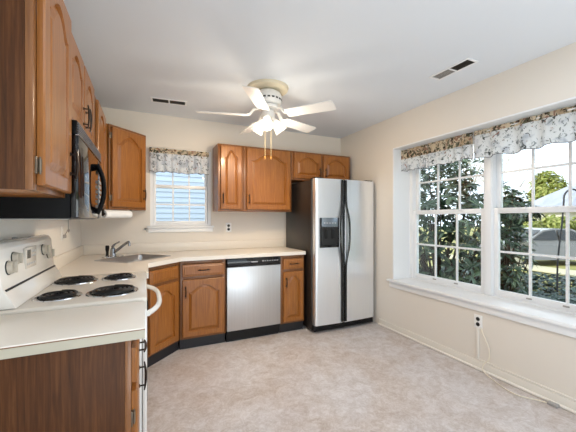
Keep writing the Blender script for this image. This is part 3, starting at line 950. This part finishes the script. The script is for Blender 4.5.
# ------------------------------------------------------------------ paper towel under the corner wall cabinet
pt = thing('paper_towel_holder', 'white paper towel roll on a dark holder under the corner wall cabinet', 'paper towel', (0.365, -0.520, 1.330), R(44))
rl = MB().lathe([(0.018, -0.135), (0.036, -0.135), (0.036, 0.135), (0.018, 0.135), (0.018, -0.135)], 28, (1, 0, 0)).build('towel_roll', 'paper', pt)
b = MB().cyl((-0.155, 0, 0), (0.155, 0, 0), 0.007, 10)
b.lathe([(0, -0.153), (0.017, -0.153), (0.02, -0.147), (0.014, -0.141), (0, -0.141)], 16, (1, 0, 0)).lathe([(0, 0.141), (0.014, 0.141), (0.02, 0.147), (0.017, 0.153), (0, 0.153)], 16, (1, 0, 0))
b.build('rod', 'bronze', pt)
for x in (-0.152, 0.138):
    MB().box(x, x + 0.014, -0.008, 0.008, 0.0, 0.043, bev=0.002).build('bracket', 'bronze', pt)

# ------------------------------------------------------------------ valances
def valance(name, label, p0, dirv, out, L_, ztop, zbot, head, pleats, seed, amp=0.016, steps=0.0):
    """pleated cloth from p0 along dirv for L_; out: unit vector into the room"""
    rnd = random.Random(seed)
    v = thing(name, label, 'valance', group='floral window valances')
    dirv, out = Vector(dirv), Vector(out)
    nU = pleats * 8
    ph = [rnd.uniform(-0.9, 0.9) for _ in range(pleats + 2)]
    am = [rnd.uniform(0.5, 1.2) for _ in range(pleats + 2)]
    dz_ = [rnd.uniform(-1, 1) for _ in range(pleats + 2)]
    def prof(s, z01):
        k_ = s * pleats
        i = int(k_)
        fr_ = k_ - i
        a_ = am[i] * (1 - fr_) + am[i + 1] * fr_
        f_ = ph[i] * (1 - fr_) + ph[i + 1] * fr_
        w_ = math.sin(2 * PI * k_ + f_) * amp * a_ * (0.35 + 0.65 * z01)
        w_ += math.sin(4 * PI * k_ + 2 * f_ + 1) * amp * 0.25
        return w_
    def sheet(za, zb, rows, off, nm, m_, hemwave, par):
        t = bmesh.new()
        grid = []
        for r_ in range(rows + 1):
            row = []
            for i in range(nU + 1):
                s_ = min(i / nU, 0.9999)
                z01 = (ztop - (za + (zb - za) * r_ / rows)) / (ztop - zbot)
                k_ = int(s_ * pleats)
                fr_ = s_ * pleats - k_
                hem = hemwave * ((dz_[k_] * (1 - fr_) + dz_[k_ + 1] * fr_) + 0.35 * math.sin(2 * PI * s_ * pleats))
                z = za + (zb - za) * r_ / rows + hem * (r_ / rows if zb < za else 0)
                p_ = Vector(p0) + dirv * (L_ * s_) + out * (off + prof(s_, z01))
                row.append(t.verts.new((p_.x, p_.y, z)))
            grid.append(row)
        for r_ in range(rows):
            for i in range(nU):
                t.faces.new((grid[r_][i], grid[r_][i + 1], grid[r_ + 1][i + 1], grid[r_ + 1][i]))
        bmesh.ops.recalc_face_normals(t, faces=t.faces)
        bmesh.ops.solidify(t, geom=t.faces[:], thickness=0.0015)
        mb_ = MB(); mb_.bm.free(); mb_.bm = t
        return mb_.build(nm, m_, par, angle=80), grid
    sheet(ztop - head, zbot, 8, 0.0, 'skirt', 'floral', steps, v)
    sheet(ztop, ztop - head, 3, 0.004, 'header', 'floral_head', 0.0, v)
    # narrow dark hem along the lower edge
    pts = []
    for i in range(nU + 1):
        s_ = min(i / nU, 0.9999)
        k_ = int(s_ * pleats); fr_ = s_ * pleats - k_
        hem = steps * ((dz_[k_] * (1 - fr_) + dz_[k_ + 1] * fr_) + 0.35 * math.sin(2 * PI * s_ * pleats))
        p_ = Vector(p0) + dirv * (L_ * s_) + out * (prof(s_, 1.0))
        pts.append((p_.x, p_.y, zbot + hem))
    MB().tube(pts, 0.0028, 6).build('hem', 'hem', v)
    a_ = Vector(p0) - out * 0.006
    e_ = a_ + dirv * L_
    MB().tube([(a_.x, a_.y, ztop - 0.02), (e_.x, e_.y, ztop - 0.02)], 0.005, 8).build('curtain_rod', 'white', v)
    return v
valance('valance', 'floral valance with scalloped hem over the small window beside the corner cabinet', (0.640, -0.045, 0), (1, 0, 0), (0, -1, 0), 0.645, 2.075, 1.812, 0.055, 8, 3, 0.013, 0.009)
valance('valance', 'floral valance with broad flowered header over the farther half of the wide window', (W + 0.115, -1.068, 0), (0, -1, 0), (-1, 0, 0), 0.862, 2.078, 1.838, 0.105, 9, 5, 0.016, 0.008)
valance('valance', 'floral valance with thin gathered header over the nearer half of the wide window', (W + 0.105, -1.940, 0), (0, -1, 0), (-1, 0, 0), 0.905, 2.074, 1.840, 0.04, 5, 8, 0.024, 0.017)

# ------------------------------------------------------------------ outlets, cords, hook
def outlet(label, loc, rotz, cover='plate', rec='slot'):
    o_ = thing('outlet', label, 'outlet', loc, rotz, 'wall outlets')
    MB().box(-0.036, 0.036, -0.006, -0.0005, -0.058, 0.058, bev=0.002).build('cover_plate', cover, o_)
    for s_ in (-1, 1):
        MB().lathe([(0, 0), (0.0165, 0), (0.0165, 0.003), (0.015, 0.004), (0, 0.004)], 18, (0, -1, 0), (0, -0.0055, s_ * 0.0225)).build('receptacle', rec, o_)
    MB().lathe([(0, 0), (0.0035, 0), (0.003, 0.0015), (0, 0.0015)], 10, (0, -1, 0), (0, -0.006, 0)).build('screw', 'vent_grey', o_)
    return o_
outlet('white outlet with dark sockets on the back wall above the dishwasher', (1.532, 0, 1.180), 0)
outlet('white outlet with dark sockets low on the wall below the wide window', (W, -2.050, 0.405), R(-90))
outlet('white outlet with a plug in it on the left wall beyond the range', (0, -0.800, 1.172), R(90), rec='plate')
b = MB().box(0.006, 0.030, -0.812, -0.788, 1.135, 1.162, bev=0.004)
b.tube([(0.022, -0.80, 1.160), (0.035, -0.80, 1.185), (0.032, -0.74, 1.202), (0.025, -0.66, 1.195), (0.014, -0.635, 1.175), (0.012, -0.632, 1.22), (0.012, -0.632, 1.30), (0.012, -0.632, 1.372)], 0.0035, 8)
tag(b.build('appliance_cord', 'vent_grey'), 'thin grey cord plugged in at the left wall and rising behind the wall cabinet', 'cord')
rw = thing('cable_raceway', 'cream cable channel running down from the low outlet and along the baseboard', 'cable channel')
MB().box(W - 0.014, W - 0.0005, -2.060, -2.040, 0.092, 0.345, bev=0.003).build('drop', 'cream_trim', rw)
MB().box(W - 0.014, W - 0.0005, -3.60, -2.040, 0.0765, 0.0915, bev=0.003).build('run', 'cream_trim', rw)
def smooth(pts, n=8):
    pts = [Vector(p) for p in pts]
    P_ = [pts[0]] + pts + [pts[-1]]
    out = []
    for i in range(1, len(P_) - 2):
        p0, p1, p2, p3 = P_[i - 1:i + 3]
        for k_ in range(n):
            t_ = k_ / n
            out.append(0.5 * ((2 * p1) + (-p0 + p2) * t_ + (2 * p0 - 5 * p1 + 4 * p2 - p3) * t_ ** 2 + (-p0 + 3 * p1 - 3 * p2 + p3) * t_ ** 3))
    return out + [pts[-1]]
cd = thing('extension_cord', 'thin cream cord hanging from the low outlet and trailing across the floor', 'cord')
pts = [(W - 0.012, -2.085, 0.36), (W - 0.03, -2.105, 0.33), (W - 0.022, -2.150, 0.22), (W - 0.026, -2.155, 0.13), (W - 0.036, -2.120, 0.075), (W - 0.045, -2.115, 0.03), (W - 0.06, -2.17, 0.006), (W - 0.10, -2.26, 0.005), (W - 0.135, -2.35, 0.005), (W - 0.14, -2.44, 0.005), (W - 0.08, -2.525, 0.005), (W - 0.055, -2.58, 0.006)]
MB().tube(smooth(pts), 0.0042, 8).build('wire', 'cord', cd)
MB().box(W - 0.066, W - 0.030, -2.635, -2.575, 0.0005, 0.020, bev=0.004).build('connector', 'vent_grey', cd)
b = MB().box(0.588, 0.612, -0.006, -0.0005, 1.165, 1.185, bev=0.002)
b.tube(smooth([(0.600, -0.004, 1.176), (0.602, -0.022, 1.178), (0.608, -0.028, 1.160), (0.616, -0.024, 1.140)]), 0.004, 8)
tag(b.build('wall_hook', 'vent_grey'), 'small grey hook on the back wall just left of the small window sill', 'hook')

# ------------------------------------------------------------------ ceiling vents
def vent(label, loc, rotz, Lx, Wy, split):
    v = thing('ceiling_vent', label, 'vent', loc, rotz, 'ceiling vents')
    b = MB()
    e_ = 0.018
    b.box(-Lx / 2, Lx / 2, -Wy / 2, -Wy / 2 + e_, -0.008, -0.0005, bev=0.002).box(-Lx / 2, Lx / 2, Wy / 2 - e_, Wy / 2, -0.008, -0.0005, bev=0.002)
    b.box(-Lx / 2, -Lx / 2 + e_, -Wy / 2 + e_, Wy / 2 - e_, -0.008, -0.0005, bev=0.002).box(Lx / 2 - e_, Lx / 2, -Wy / 2 + e_, Wy / 2 - e_, -0.008, -0.0005, bev=0.002)
    b.box(-0.006, 0.006, -Wy / 2 + e_, Wy / 2 - e_, -0.008, -0.0005)
    b.build('vent_frame', 'white', v)
    MB().box(-Lx / 2 + e_, Lx / 2 - e_, -Wy / 2 + e_, Wy / 2 - e_, -0.002, -0.0004).build('backing', 'vent_dark', v)
    for sgn in (-1, 1):
        b = MB()
        n_ = 7
        for i in range(n_):
            y_ = -Wy / 2 + e_ + (Wy - 2 * e_) * (i + 0.5) / n_
            tl = R(40) if not split or sgn > 0 else R(6)
            mt = Matrix.Translation((sgn * (Lx / 4 - 0.003), y_, -0.0055)) @ Matrix.Rotation(tl, 4, 'X')
            b.box(-Lx / 4 + e_ / 2 + 0.004, Lx / 4 - e_ / 2 - 0.002, -0.004, 0.004, -0.0006, 0.0006, mtx=mt)
        b.build('louvre', 'vent_dark' if not split or sgn > 0 else 'vent_grey', v)
    return v
vent('dark slotted vent in the ceiling near the back wall above the small window', (0.815, -0.470, H), R(-5), 0.335, 0.125, False)
vent('half dark half grey slotted vent in the ceiling above the wide window', (2.790, -2.110, H), R(-90), 0.340, 0.125, True)

# ------------------------------------------------------------------ ceiling fan with lights
FX, FY = 1.600, -1.175
fan = thing('ceiling_fan', 'white five-blade ceiling fan with lit glass shades and two pull chains', 'ceiling fan', (FX, FY, 0))
MB().lathe([(0, H - 0.030), (0.150, H - 0.030), (0.178, H - 0.022), (0.186, H - 0.001), (0, H - 0.001)], 40).build('ceiling_plate', 'medallion', fan)
MB().lathe([(0, 2.300), (0.085, 2.300), (0.110, 2.312), (0.122, 2.335), (0.122, 2.385), (0.110, 2.410), (0.080, 2.428), (0.075, 2.4315), (0, 2.4315)], 40).build('motor_housing', 'fan_white', fan)
b = MB()
for i in range(20):
    a = 2 * PI * i / 20
    mt = Matrix.Rotation(a, 4, 'Z')
    b.box(0.1205, 0.1235, -0.012, 0.012, 2.338, 2.352, mtx=mt)
b.build('motor_vents', 'fan_dark', fan)
MB().lathe([(0, 2.262), (0.070, 2.262), (0.098, 2.272), (0.100, 2.288), (0.088, 2.299), (0, 2.299)], 36).build('flywheel', 'fan_white', fan)
MB().lathe([(0, 2.175), (0.045, 2.175), (0.060, 2.190), (0.060, 2.235), (0.050, 2.258), (0, 2.2615)], 32).build('switch_housing', 'fan_white', fan)
for kk in range(5):
    a = R(21 + 72 * kk)
    mt = Matrix.Rotation(a, 4, 'Z')
    ir = MB()
    ir.tube([(0.085, 0, 2.270), (0.13, 0, 2.262), (0.165, 0, 2.218), (0.195, 0, 2.210)], [0.010, 0.011, 0.012, 0.010], 8, mtx=mt, flat=1.8)
    for s_ in (-1, 1):
        ir.tube([(0.165, 0, 2.218), (0.195, s_ * 0.03, 2.210 - s_ * 0.006), (0.225, s_ * 0.034, 2.208 - s_ * 0.006)], 0.006, 6, mtx=mt)
    pitch = Matrix.Translation((0, 0, 2.206)) @ Matrix.Rotation(R(-13), 4, 'X')
    pts = []
    hw0, hw1, r0, r1 = 0.055, 0.065, 0.185, 0.62
    outl = [(r0, -hw0), (r0 + 0.02, -hw0 - 0.002)]
    for i in range(7):
        a_ = -PI / 2 + PI * i / 6
        outl.append((r1 - 0.03 + 0.03 * math.cos(a_), hw1 * (math.sin(a_) * 0.25 + (0.75 if math.sin(a_) > 0.01 else (-0.75 if math.sin(a_) < -0.01 else 0)))))
    outl += [(r0 + 0.02, hw0 + 0.002), (r0, hw0)]
    bl = MB().prism([(x, y, 0) for x, y in outl], (0, 0, 0.006), mtx=mt @ pitch).build('blade', 'fan_white', fan)
    ir.build('blade_iron', 'fan_white', bl)
for kk in range(3):
    a = R(-118 + 120 * kk)
    d_ = Vector((math.cos(a) * 0.62, math.sin(a) * 0.62, -0.78)).normalized()
    st = Vector((math.cos(a) * 0.045, math.sin(a) * 0.045, 2.200))
    n0 = st + d_ * 0.03
    sh = MB()
    prof = [(0.020, 0.0), (0.030, 0.012), (0.040, 0.035), (0.046, 0.065), (0.054, 0.098), (0.060, 0.112)]
    prof2 = [(r_ - 0.003, h_) for r_, h_ in prof[::-1]]
    sh.lathe(prof + prof2, 28, d_, n0)
    so = sh.build('lamp_shade', 'frosted', fan, angle=60)
    MB().cyl(st, n0 + d_ * 0.012, 0.019, 16).build('socket', 'fan_white', so)
    c_ = n0 + d_ * 0.075
    MB().lathe([(0.012, 0.012), (0.016, 0.03), (0.029, 0.062), (0.028, 0.085), (0.016, 0.103), (0, 0.107)], 18, d_, n0).build('bulb', 'bulb', so)
    ld = bpy.data.lights.new('fan_bulb', 'SPOT'); ld.energy = 15; ld.color = (1.0, 0.72, 0.42); ld.shadow_soft_size = 0.05; ld.spot_size = R(150); ld.spot_blend = 0.7
    lg = bpy.data.lights.new('fan_glow', 'POINT'); lg.energy = 3.4; lg.color = (1.0, 0.88, 0.72); lg.shadow_soft_size = 0.06
    lq = bpy.data.objects.new('fan_glow', lg); COL.objects.link(lq); lq.parent = fan; lq.location = n0 + d_ * 0.22
    lo = bpy.data.objects.new('fan_bulb', ld); COL.objects.link(lo); lo.parent = fan; lo.location = n0 + d_ * 0.14; lo.rotation_euler = d_.to_track_quat('-Z', 'Y').to_euler()
for dx, dy, zb in ((-0.040, -0.03, 1.842), (0.004, -0.062, 1.838)):
    ch = MB().tube([(dx, dy, 2.185), (dx, dy, zb)], 0.0022, 6).build('pull_chain', 'chain', fan)
    MB().lathe([(0, -0.030), (0.005, -0.028), (0.008, -0.015), (0.006, -0.004), (0.002, 0.0), (0, 0)], 14, loc=(dx, dy, zb)).build('pull_knob', 'pull', ch)

# ------------------------------------------------------------------ outside: ground, shrubs, car, house, trees
GZ = -0.54
def gp(x, y, z): return (x, y, z)
lw = MB()
t = bmesh.new()
bmesh.ops.create_grid(t, x_segments=60, y_segments=60, size=45)
for v in t.verts:
    v.co = Vector((v.co.x + 30, v.co.y, GZ + 0.03 * math.sin(v.co.x * 0.7) * math.cos(v.co.y * 0.6) + max(0, v.co.x - 20) * 0.006))
lw.bm.free(); lw.bm = t
o = lw.build('lawn', 'lawn'); struct(o)
struct(MB().box(-12, W + 0.36 + 0.8, -9, 9, GZ - 0.1, GZ + 0.06).build('ground', 'lawn'))
o = MB().prism([(11.6, -12, GZ + 0.04), (12.8, -12, GZ + 0.04), (15.0, 18, GZ + 0.04), (13.8, 18, GZ + 0.04)], (0, 0, 0.04)).build('footpath', 'concrete'); struct(o)

def leaf(t, p, d, up, L_, w_):
    d = d.normalized(); s_ = d.cross(up)
    if s_.length < 1e-3: s_ = d.cross(Vector((1, 0, 0)))
    s_.normalize(); n_ = s_.cross(d)
    a = t.verts.new(p)
    b1 = t.verts.new(p + d * L_ * 0.45 + s_ * w_ / 2 + n_ * w_ * 0.12)
    b2 = t.verts.new(p + d * L_ * 0.45 - s_ * w_ / 2 + n_ * w_ * 0.12)
    c = t.verts.new(p + d * L_ * 0.5 - n_ * L_ * 0.03)
    e = t.verts.new(p + d * L_ - n_ * L_ * 0.14)
    t.faces.new((a, c, b1)); t.faces.new((a, b2, c)); t.faces.new((c, e, b1)); t.faces.new((c, b2, e))

def rv(rnd): 
    z = rnd.uniform(-1, 1); a = rnd.uniform(0, 2 * PI); r_ = math.sqrt(1 - z * z)
    return Vector((r_ * math.cos(a), r_ * math.sin(a), z))

def shrub(name, label, c, rad, whorls, lf, lw_, m, seed, group=None, cat='shrub', wl=8, stem=True, more=()):
    rnd = random.Random(seed)
    o_ = thing(name, label, cat, (c[0], c[1], GZ), 0, group)
    t = bmesh.new(); st = MB()
    lobes = [((0, 0, c[2] - GZ), rad, 1.0)] + [(Vector(l[0]) - Vector((c[0], c[1], GZ)), l[1], l[2]) for l in more]
    tot = sum(l[2] for l in lobes)
    for i in range(whorls):
        pick = (i + 0.5) / whorls * tot
        for lc, lr, wt in lobes:
            if pick <= wt: break
            pick -= wt
        q = rv(rnd) * rnd.uniform(0.35, 1.0) ** 0.5
        p = Vector(lc) + Vector((q.x * lr[0], q.y * lr[1], q.z * lr[2]))
        if p.z < 0.15: p.z = 0.15 + rnd.random() * 0.3
        ax = (q + Vector((0, 0, 0.7))).normalized()
        for k_ in range(wl):
            v_ = rv(rnd); v_ = (v_ - ax * v_.dot(ax)).normalized()
            d = v_ + ax * rnd.uniform(-0.5, 0.5)
            leaf(t, p, d, ax, lf * rnd.uniform(0.7, 1.2), lw_ * rnd.uniform(0.8, 1.2))
        if stem and i % 9 == 0:
            m_ = Vector((p.x * 0.35, p.y * 0.35, p.z * 0.4))
            st.tube([(p.x * 0.1, p.y * 0.1, 0.0), m_, p], [0.02, 0.013, 0.006], 5)
    mb_ = MB(); mb_.bm.free(); mb_.bm = t
    mb_.build('foliage', m, o_, smooth=False)
    if stem: st.build('stems', 'bark', o_)
    return o_
GS = 'broadleaf shrubs outside the wide window'
shrub('shrub', 'large dark broadleaf shrub filling the farther half of the wide window', (5.15, -0.10, 1.05), (0.85, 0.90, 1.60), 500, 0.17, 0.055, 'rhodo', 11, GS)
shrub('shrub', 'looser dark broadleaf shrub reaching into the nearer half of the wide window', (6.50, -0.38, 0.45), (0.36, 0.38, 1.00), 210, 0.17, 0.055, 'rhodo', 12, GS,
      more=[((6.95, -0.34, 1.42), (0.42, 0.3, 0.28), 0.35), ((6.5, -0.40, 1.5), (0.35, 0.3, 0.4), 0.3)])

# ground ivy bed below the window
rnd = random.Random(21)
t = bmesh.new()
for i in range(9000):
    u_, v_ = rnd.random(), rnd.random()
    x = 4.25 + 6.3 * u_
    y = -3.2 + 6.4 * v_
    hgt = 0.34 + 0.10 * math.sin(x * 2.1) * math.cos(y * 1.7)
    p = Vector((x, y, GZ + hgt * (0.45 + 0.55 * rnd.random())))
    leaf(t, p, Vector((rnd.uniform(-1, 1), rnd.uniform(-1, 1), rnd.uniform(-0.3, 0.5))), Vector((0, 0, 1)), rnd.uniform(0.10, 0.18), rnd.uniform(0.08, 0.14))
mb = MB(); mb.bm.free(); mb.bm = t
o = mb.build('ground_ivy', 'ivy', smooth=False)
o['kind'] = 'stuff'; o['label'] = 'dark green ground ivy growing low outside the wide window'; o['category'] = 'ivy'

# shepherd's hook in the ivy
hk = thing('garden_hook', 'thin dark shepherd hook pole standing in the ivy outside the nearer window', 'garden hook', (8.5, -0.26, GZ))
dx, dy = 0.907, -0.421
pts = [(0, 0, 0.0), (0.02, 0, 0.9), (0.10 * dx, 0.10 * dy, 1.7), (0.14 * dx, 0.14 * dy, 2.20)]
for i in range(9):
    a = PI - PI * i / 8
    pts.append(((0.32 + 0.18 * math.cos(a)) * dx, (0.32 + 0.18 * math.cos(a)) * dy, 2.25 + 0.20 * math.sin(a)))
MB().tube(smooth(pts, 4), 0.017, 8).build('pole', 'iron', hk)
MB().box(-0.12, 0.12, -0.012, 0.012, 0.10, 0.13).build('foot_bar', 'iron', hk)

# parked car: local x along its length, y across
car = thing('parked_car', 'grey parked sedan seen side-on beyond the lawn through the nearer window', 'car', (15.20, 3.42, GZ), math.atan2(-0.421, 0.907))
side = [(-2.20, 0.32), (-2.24, 0.55), (-2.18, 0.80), (-1.30, 0.95), (-0.98, 0.98), (-0.30, 1.38), (0.20, 1.45), (0.85, 1.43), (1.55, 1.06), (2.10, 0.98), (2.22, 0.78), (2.22, 0.40), (2.15, 0.28)]
def arch_pts(cx):
    return [(cx + 0.37 * math.cos(PI * i / 8), 0.30 + 0.37 * math.sin(PI * i / 8)) for i in range(9)]
outl = side + [(1.40 + 0.37, 0.24)] + arch_pts(1.40)[1:-1] + [(1.40 - 0.37, 0.24)] + [(-1.35 + 0.37, 0.24)] + arch_pts(-1.35)[1:-1] + [(-1.35 - 0.37, 0.24)]
t = bmesh.new()
def wid(z): return 0.88 if z < 0.95 else 0.88 - (z - 0.95) * 0.42
n_ = len(outl)
la = [t.verts.new((x, -wid(z), z)) for x, z in outl]
lb = [t.verts.new((x, wid(z), z)) for x, z in outl]
fa = t.faces.new(la); fb = t.faces.new(lb[::-1])
for i in range(n_): t.faces.new((la[i], lb[i], lb[(i + 1) % n_], la[(i + 1) % n_]))
bmesh.ops.recalc_face_normals(t, faces=t.faces)
bmesh.ops.triangulate(t, faces=[f_ for f_ in t.faces if len(f_.verts) > 4])
mb = MB(); mb.bm.free(); mb.bm = t
mb.build('body', 'car', car, angle=25)
for poly in ([(-0.80, 1.0), (-0.26, 1.33), (0.16, 1.39), (0.16, 1.0)], [(0.24, 1.0), (0.24, 1.39), (0.80, 1.37), (1.32, 1.06), (1.28, 1.0)]):
    for sg in (-1, 1):
        MB().prism([(x, sg * (wid(z) + 0.001), z) for x, z in poly], (0, sg * 0.008, 0)).build('side_window', 'car_glass', car, smooth=False)
MB().prism([(-0.95, -0.72, 1.0), (-0.95, 0.72, 1.0), (-0.34, 0.62, 1.375), (-0.34, -0.62, 1.375)], (-0.008, 0, 0.012)).build('windscreen', 'car_glass', car, smooth=False)
for cx in (-1.35, 1.40):
    for sg in (-1, 1):
        wv = MB().lathe([(0, -0.10), (0.24, -0.10), (0.315, -0.085), (0.325, 0), (0.315, 0.085), (0.24, 0.10), (0, 0.10)], 28, (0, 1, 0), (cx, sg * 0.79, 0.325)).build('wheel', 'rubber', car)
        MB().lathe([(0, 0.105), (0.05, 0.11), (0.20, 0.105), (0.215, 0.095)], 24, (0, sg, 0), (cx, sg * 0.79, 0.325)).build('hubcap', 'chrome', wv)
MB().box(-2.17, -2.05, -0.78, -0.52, 0.62, 0.76, bev=0.02).build('headlight', 'plate', car)

# house with a pale roof far across the road
hs = thing('house', 'far house with a broad pale grey roof across the lawn', 'house', (38.94, 11.52, 0.54), math.atan2(-0.421, 0.907))
MB().box(-4.2, 9, -3.2, 3.2, -1.0, 1.35).build('house_walls', 'render', hs)
t = bmesh.new()
v = [t.verts.new(p) for p in ((-4.7, -3.7, 1.3), (9.4, -3.7, 1.3), (9.4, 3.7, 1.3), (-4.7, 3.7, 1.3), (1.3, 0, 4.9), (9.4, 0, 4.9))]
for q in ((0, 1, 5, 4), (2, 3, 4, 5), (3, 0, 4), (1, 2, 5), (3, 2, 1, 0)): t.faces.new([v[i] for i in q])
bmesh.ops.recalc_face_normals(t, faces=t.faces)
mb = MB(); mb.bm.free(); mb.bm = t
mb.build('roof', 'roof', hs, smooth=False)
for x in (-2.5, 0.6, 3.6):
    MB().box(x, x + 1.1, -3.26, -3.21, 0.35, 1.2).build('house_window', 'car_glass', hs)

# yellow-green bushes, bare trees
GT, GBu = 'bare trees on the skyline', 'yellow green bushes beyond the road'
shrub('bush', 'rounded yellow green bush rising behind the far pale roof', (48.0, 18.3, 4.6), (2.1, 2.1, 3.0), 420, 0.6, 0.30, 'bright_leaf', 31, GBu, 'bush', 6)
shrub('bush', 'long yellow green hedge just beyond the roof of the parked car', (29.6, 9.2, 0.62), (1.5, 1.0, 1.0), 420, 0.45, 0.22, 'bright_leaf', 32, GBu, 'bush', 6,
      more=[((27.6, 10.2, 0.55), (1.4, 1.0, 0.95), 0.8), ((31.8, 8.2, 0.6), (1.4, 1.0, 1.0), 0.8)])

def bare_tree(label, x, y, h, seed):
    rnd = random.Random(seed)
    o_ = thing('bare_tree', label, 'tree', (x, y, GZ), 0, GT)
    tr = MB(); br = MB()
    def grow(p, d, L_, r_, lvl):
        e = p + d * L_
        mid = p + d * L_ * 0.5 + rv(rnd) * L_ * 0.07
        (tr if lvl == 0 else br).tube([p, mid, e], [r_, r_ * 0.85, r_ * 0.68], 5 if lvl > 1 else 7)
        if lvl >= 5: return
        for k_ in range(3 if lvl < 4 else 2):
            nd = (d + rv(rnd) * 0.62 + Vector((0, 0, 0.10))).normalized()
            grow(p + d * L_ * rnd.uniform(0.55, 1.0), nd, L_ * rnd.uniform(0.62, 0.82), r_ * 0.60, lvl + 1)
    grow(Vector((0, 0, 0)), Vector((0, 0, 1)), h * 0.30, h * 0.011, 0)
    tr.build('trunk', 'washed_out_bark', o_); br.build('branches', 'washed_out_bark', o_)
bare_tree('bare grey tree on the skyline nearest the window mullion', 27.0, 15.5, 12.5, 41)
bare_tree('bare grey tree on the skyline above the far bushes', 38.0, 17.0, 14.0, 42)
bare_tree('bare grey tree on the skyline behind the far pale roof', 58.0, 15.0, 14.0, 43)

# neighbouring house close behind the small window
nh = thing('neighbour_house', 'pale blue white house with lapped siding close outside the small window', 'house', (0, 3.4, GZ))
t = bmesh.new()
lap = 0.115
prev = None
z = 0.0
prof = []
while z < 6.0:
    prof += [(0.0, z), (0.022, z), (0.0, z + lap)]
    z += lap
ra = [t.verts.new((-4, -y_, z_)) for y_, z_ in prof]
rb = [t.verts.new((6.5, -y_, z_)) for y_, z_ in prof]
for i in range(len(prof) - 1):
    t.faces.new((ra[i], rb[i], rb[i + 1], ra[i + 1]))
bk = [t.verts.new((-4, 0.2, 0)), t.verts.new((6.5, 0.2, 0)), t.verts.new((6.5, 0.2, 6.0)), t.verts.new((-4, 0.2, 6.0))]
t.faces.new(bk)
bmesh.ops.recalc_face_normals(t, faces=t.faces)
mb = MB(); mb.bm.free(); mb.bm = t
mb.build('siding', 'siding', nh, smooth=False)
MB().box(-4.3, 6.8, -0.30, 0.3, 6.0, 6.2).build('eaves', 'render', nh)
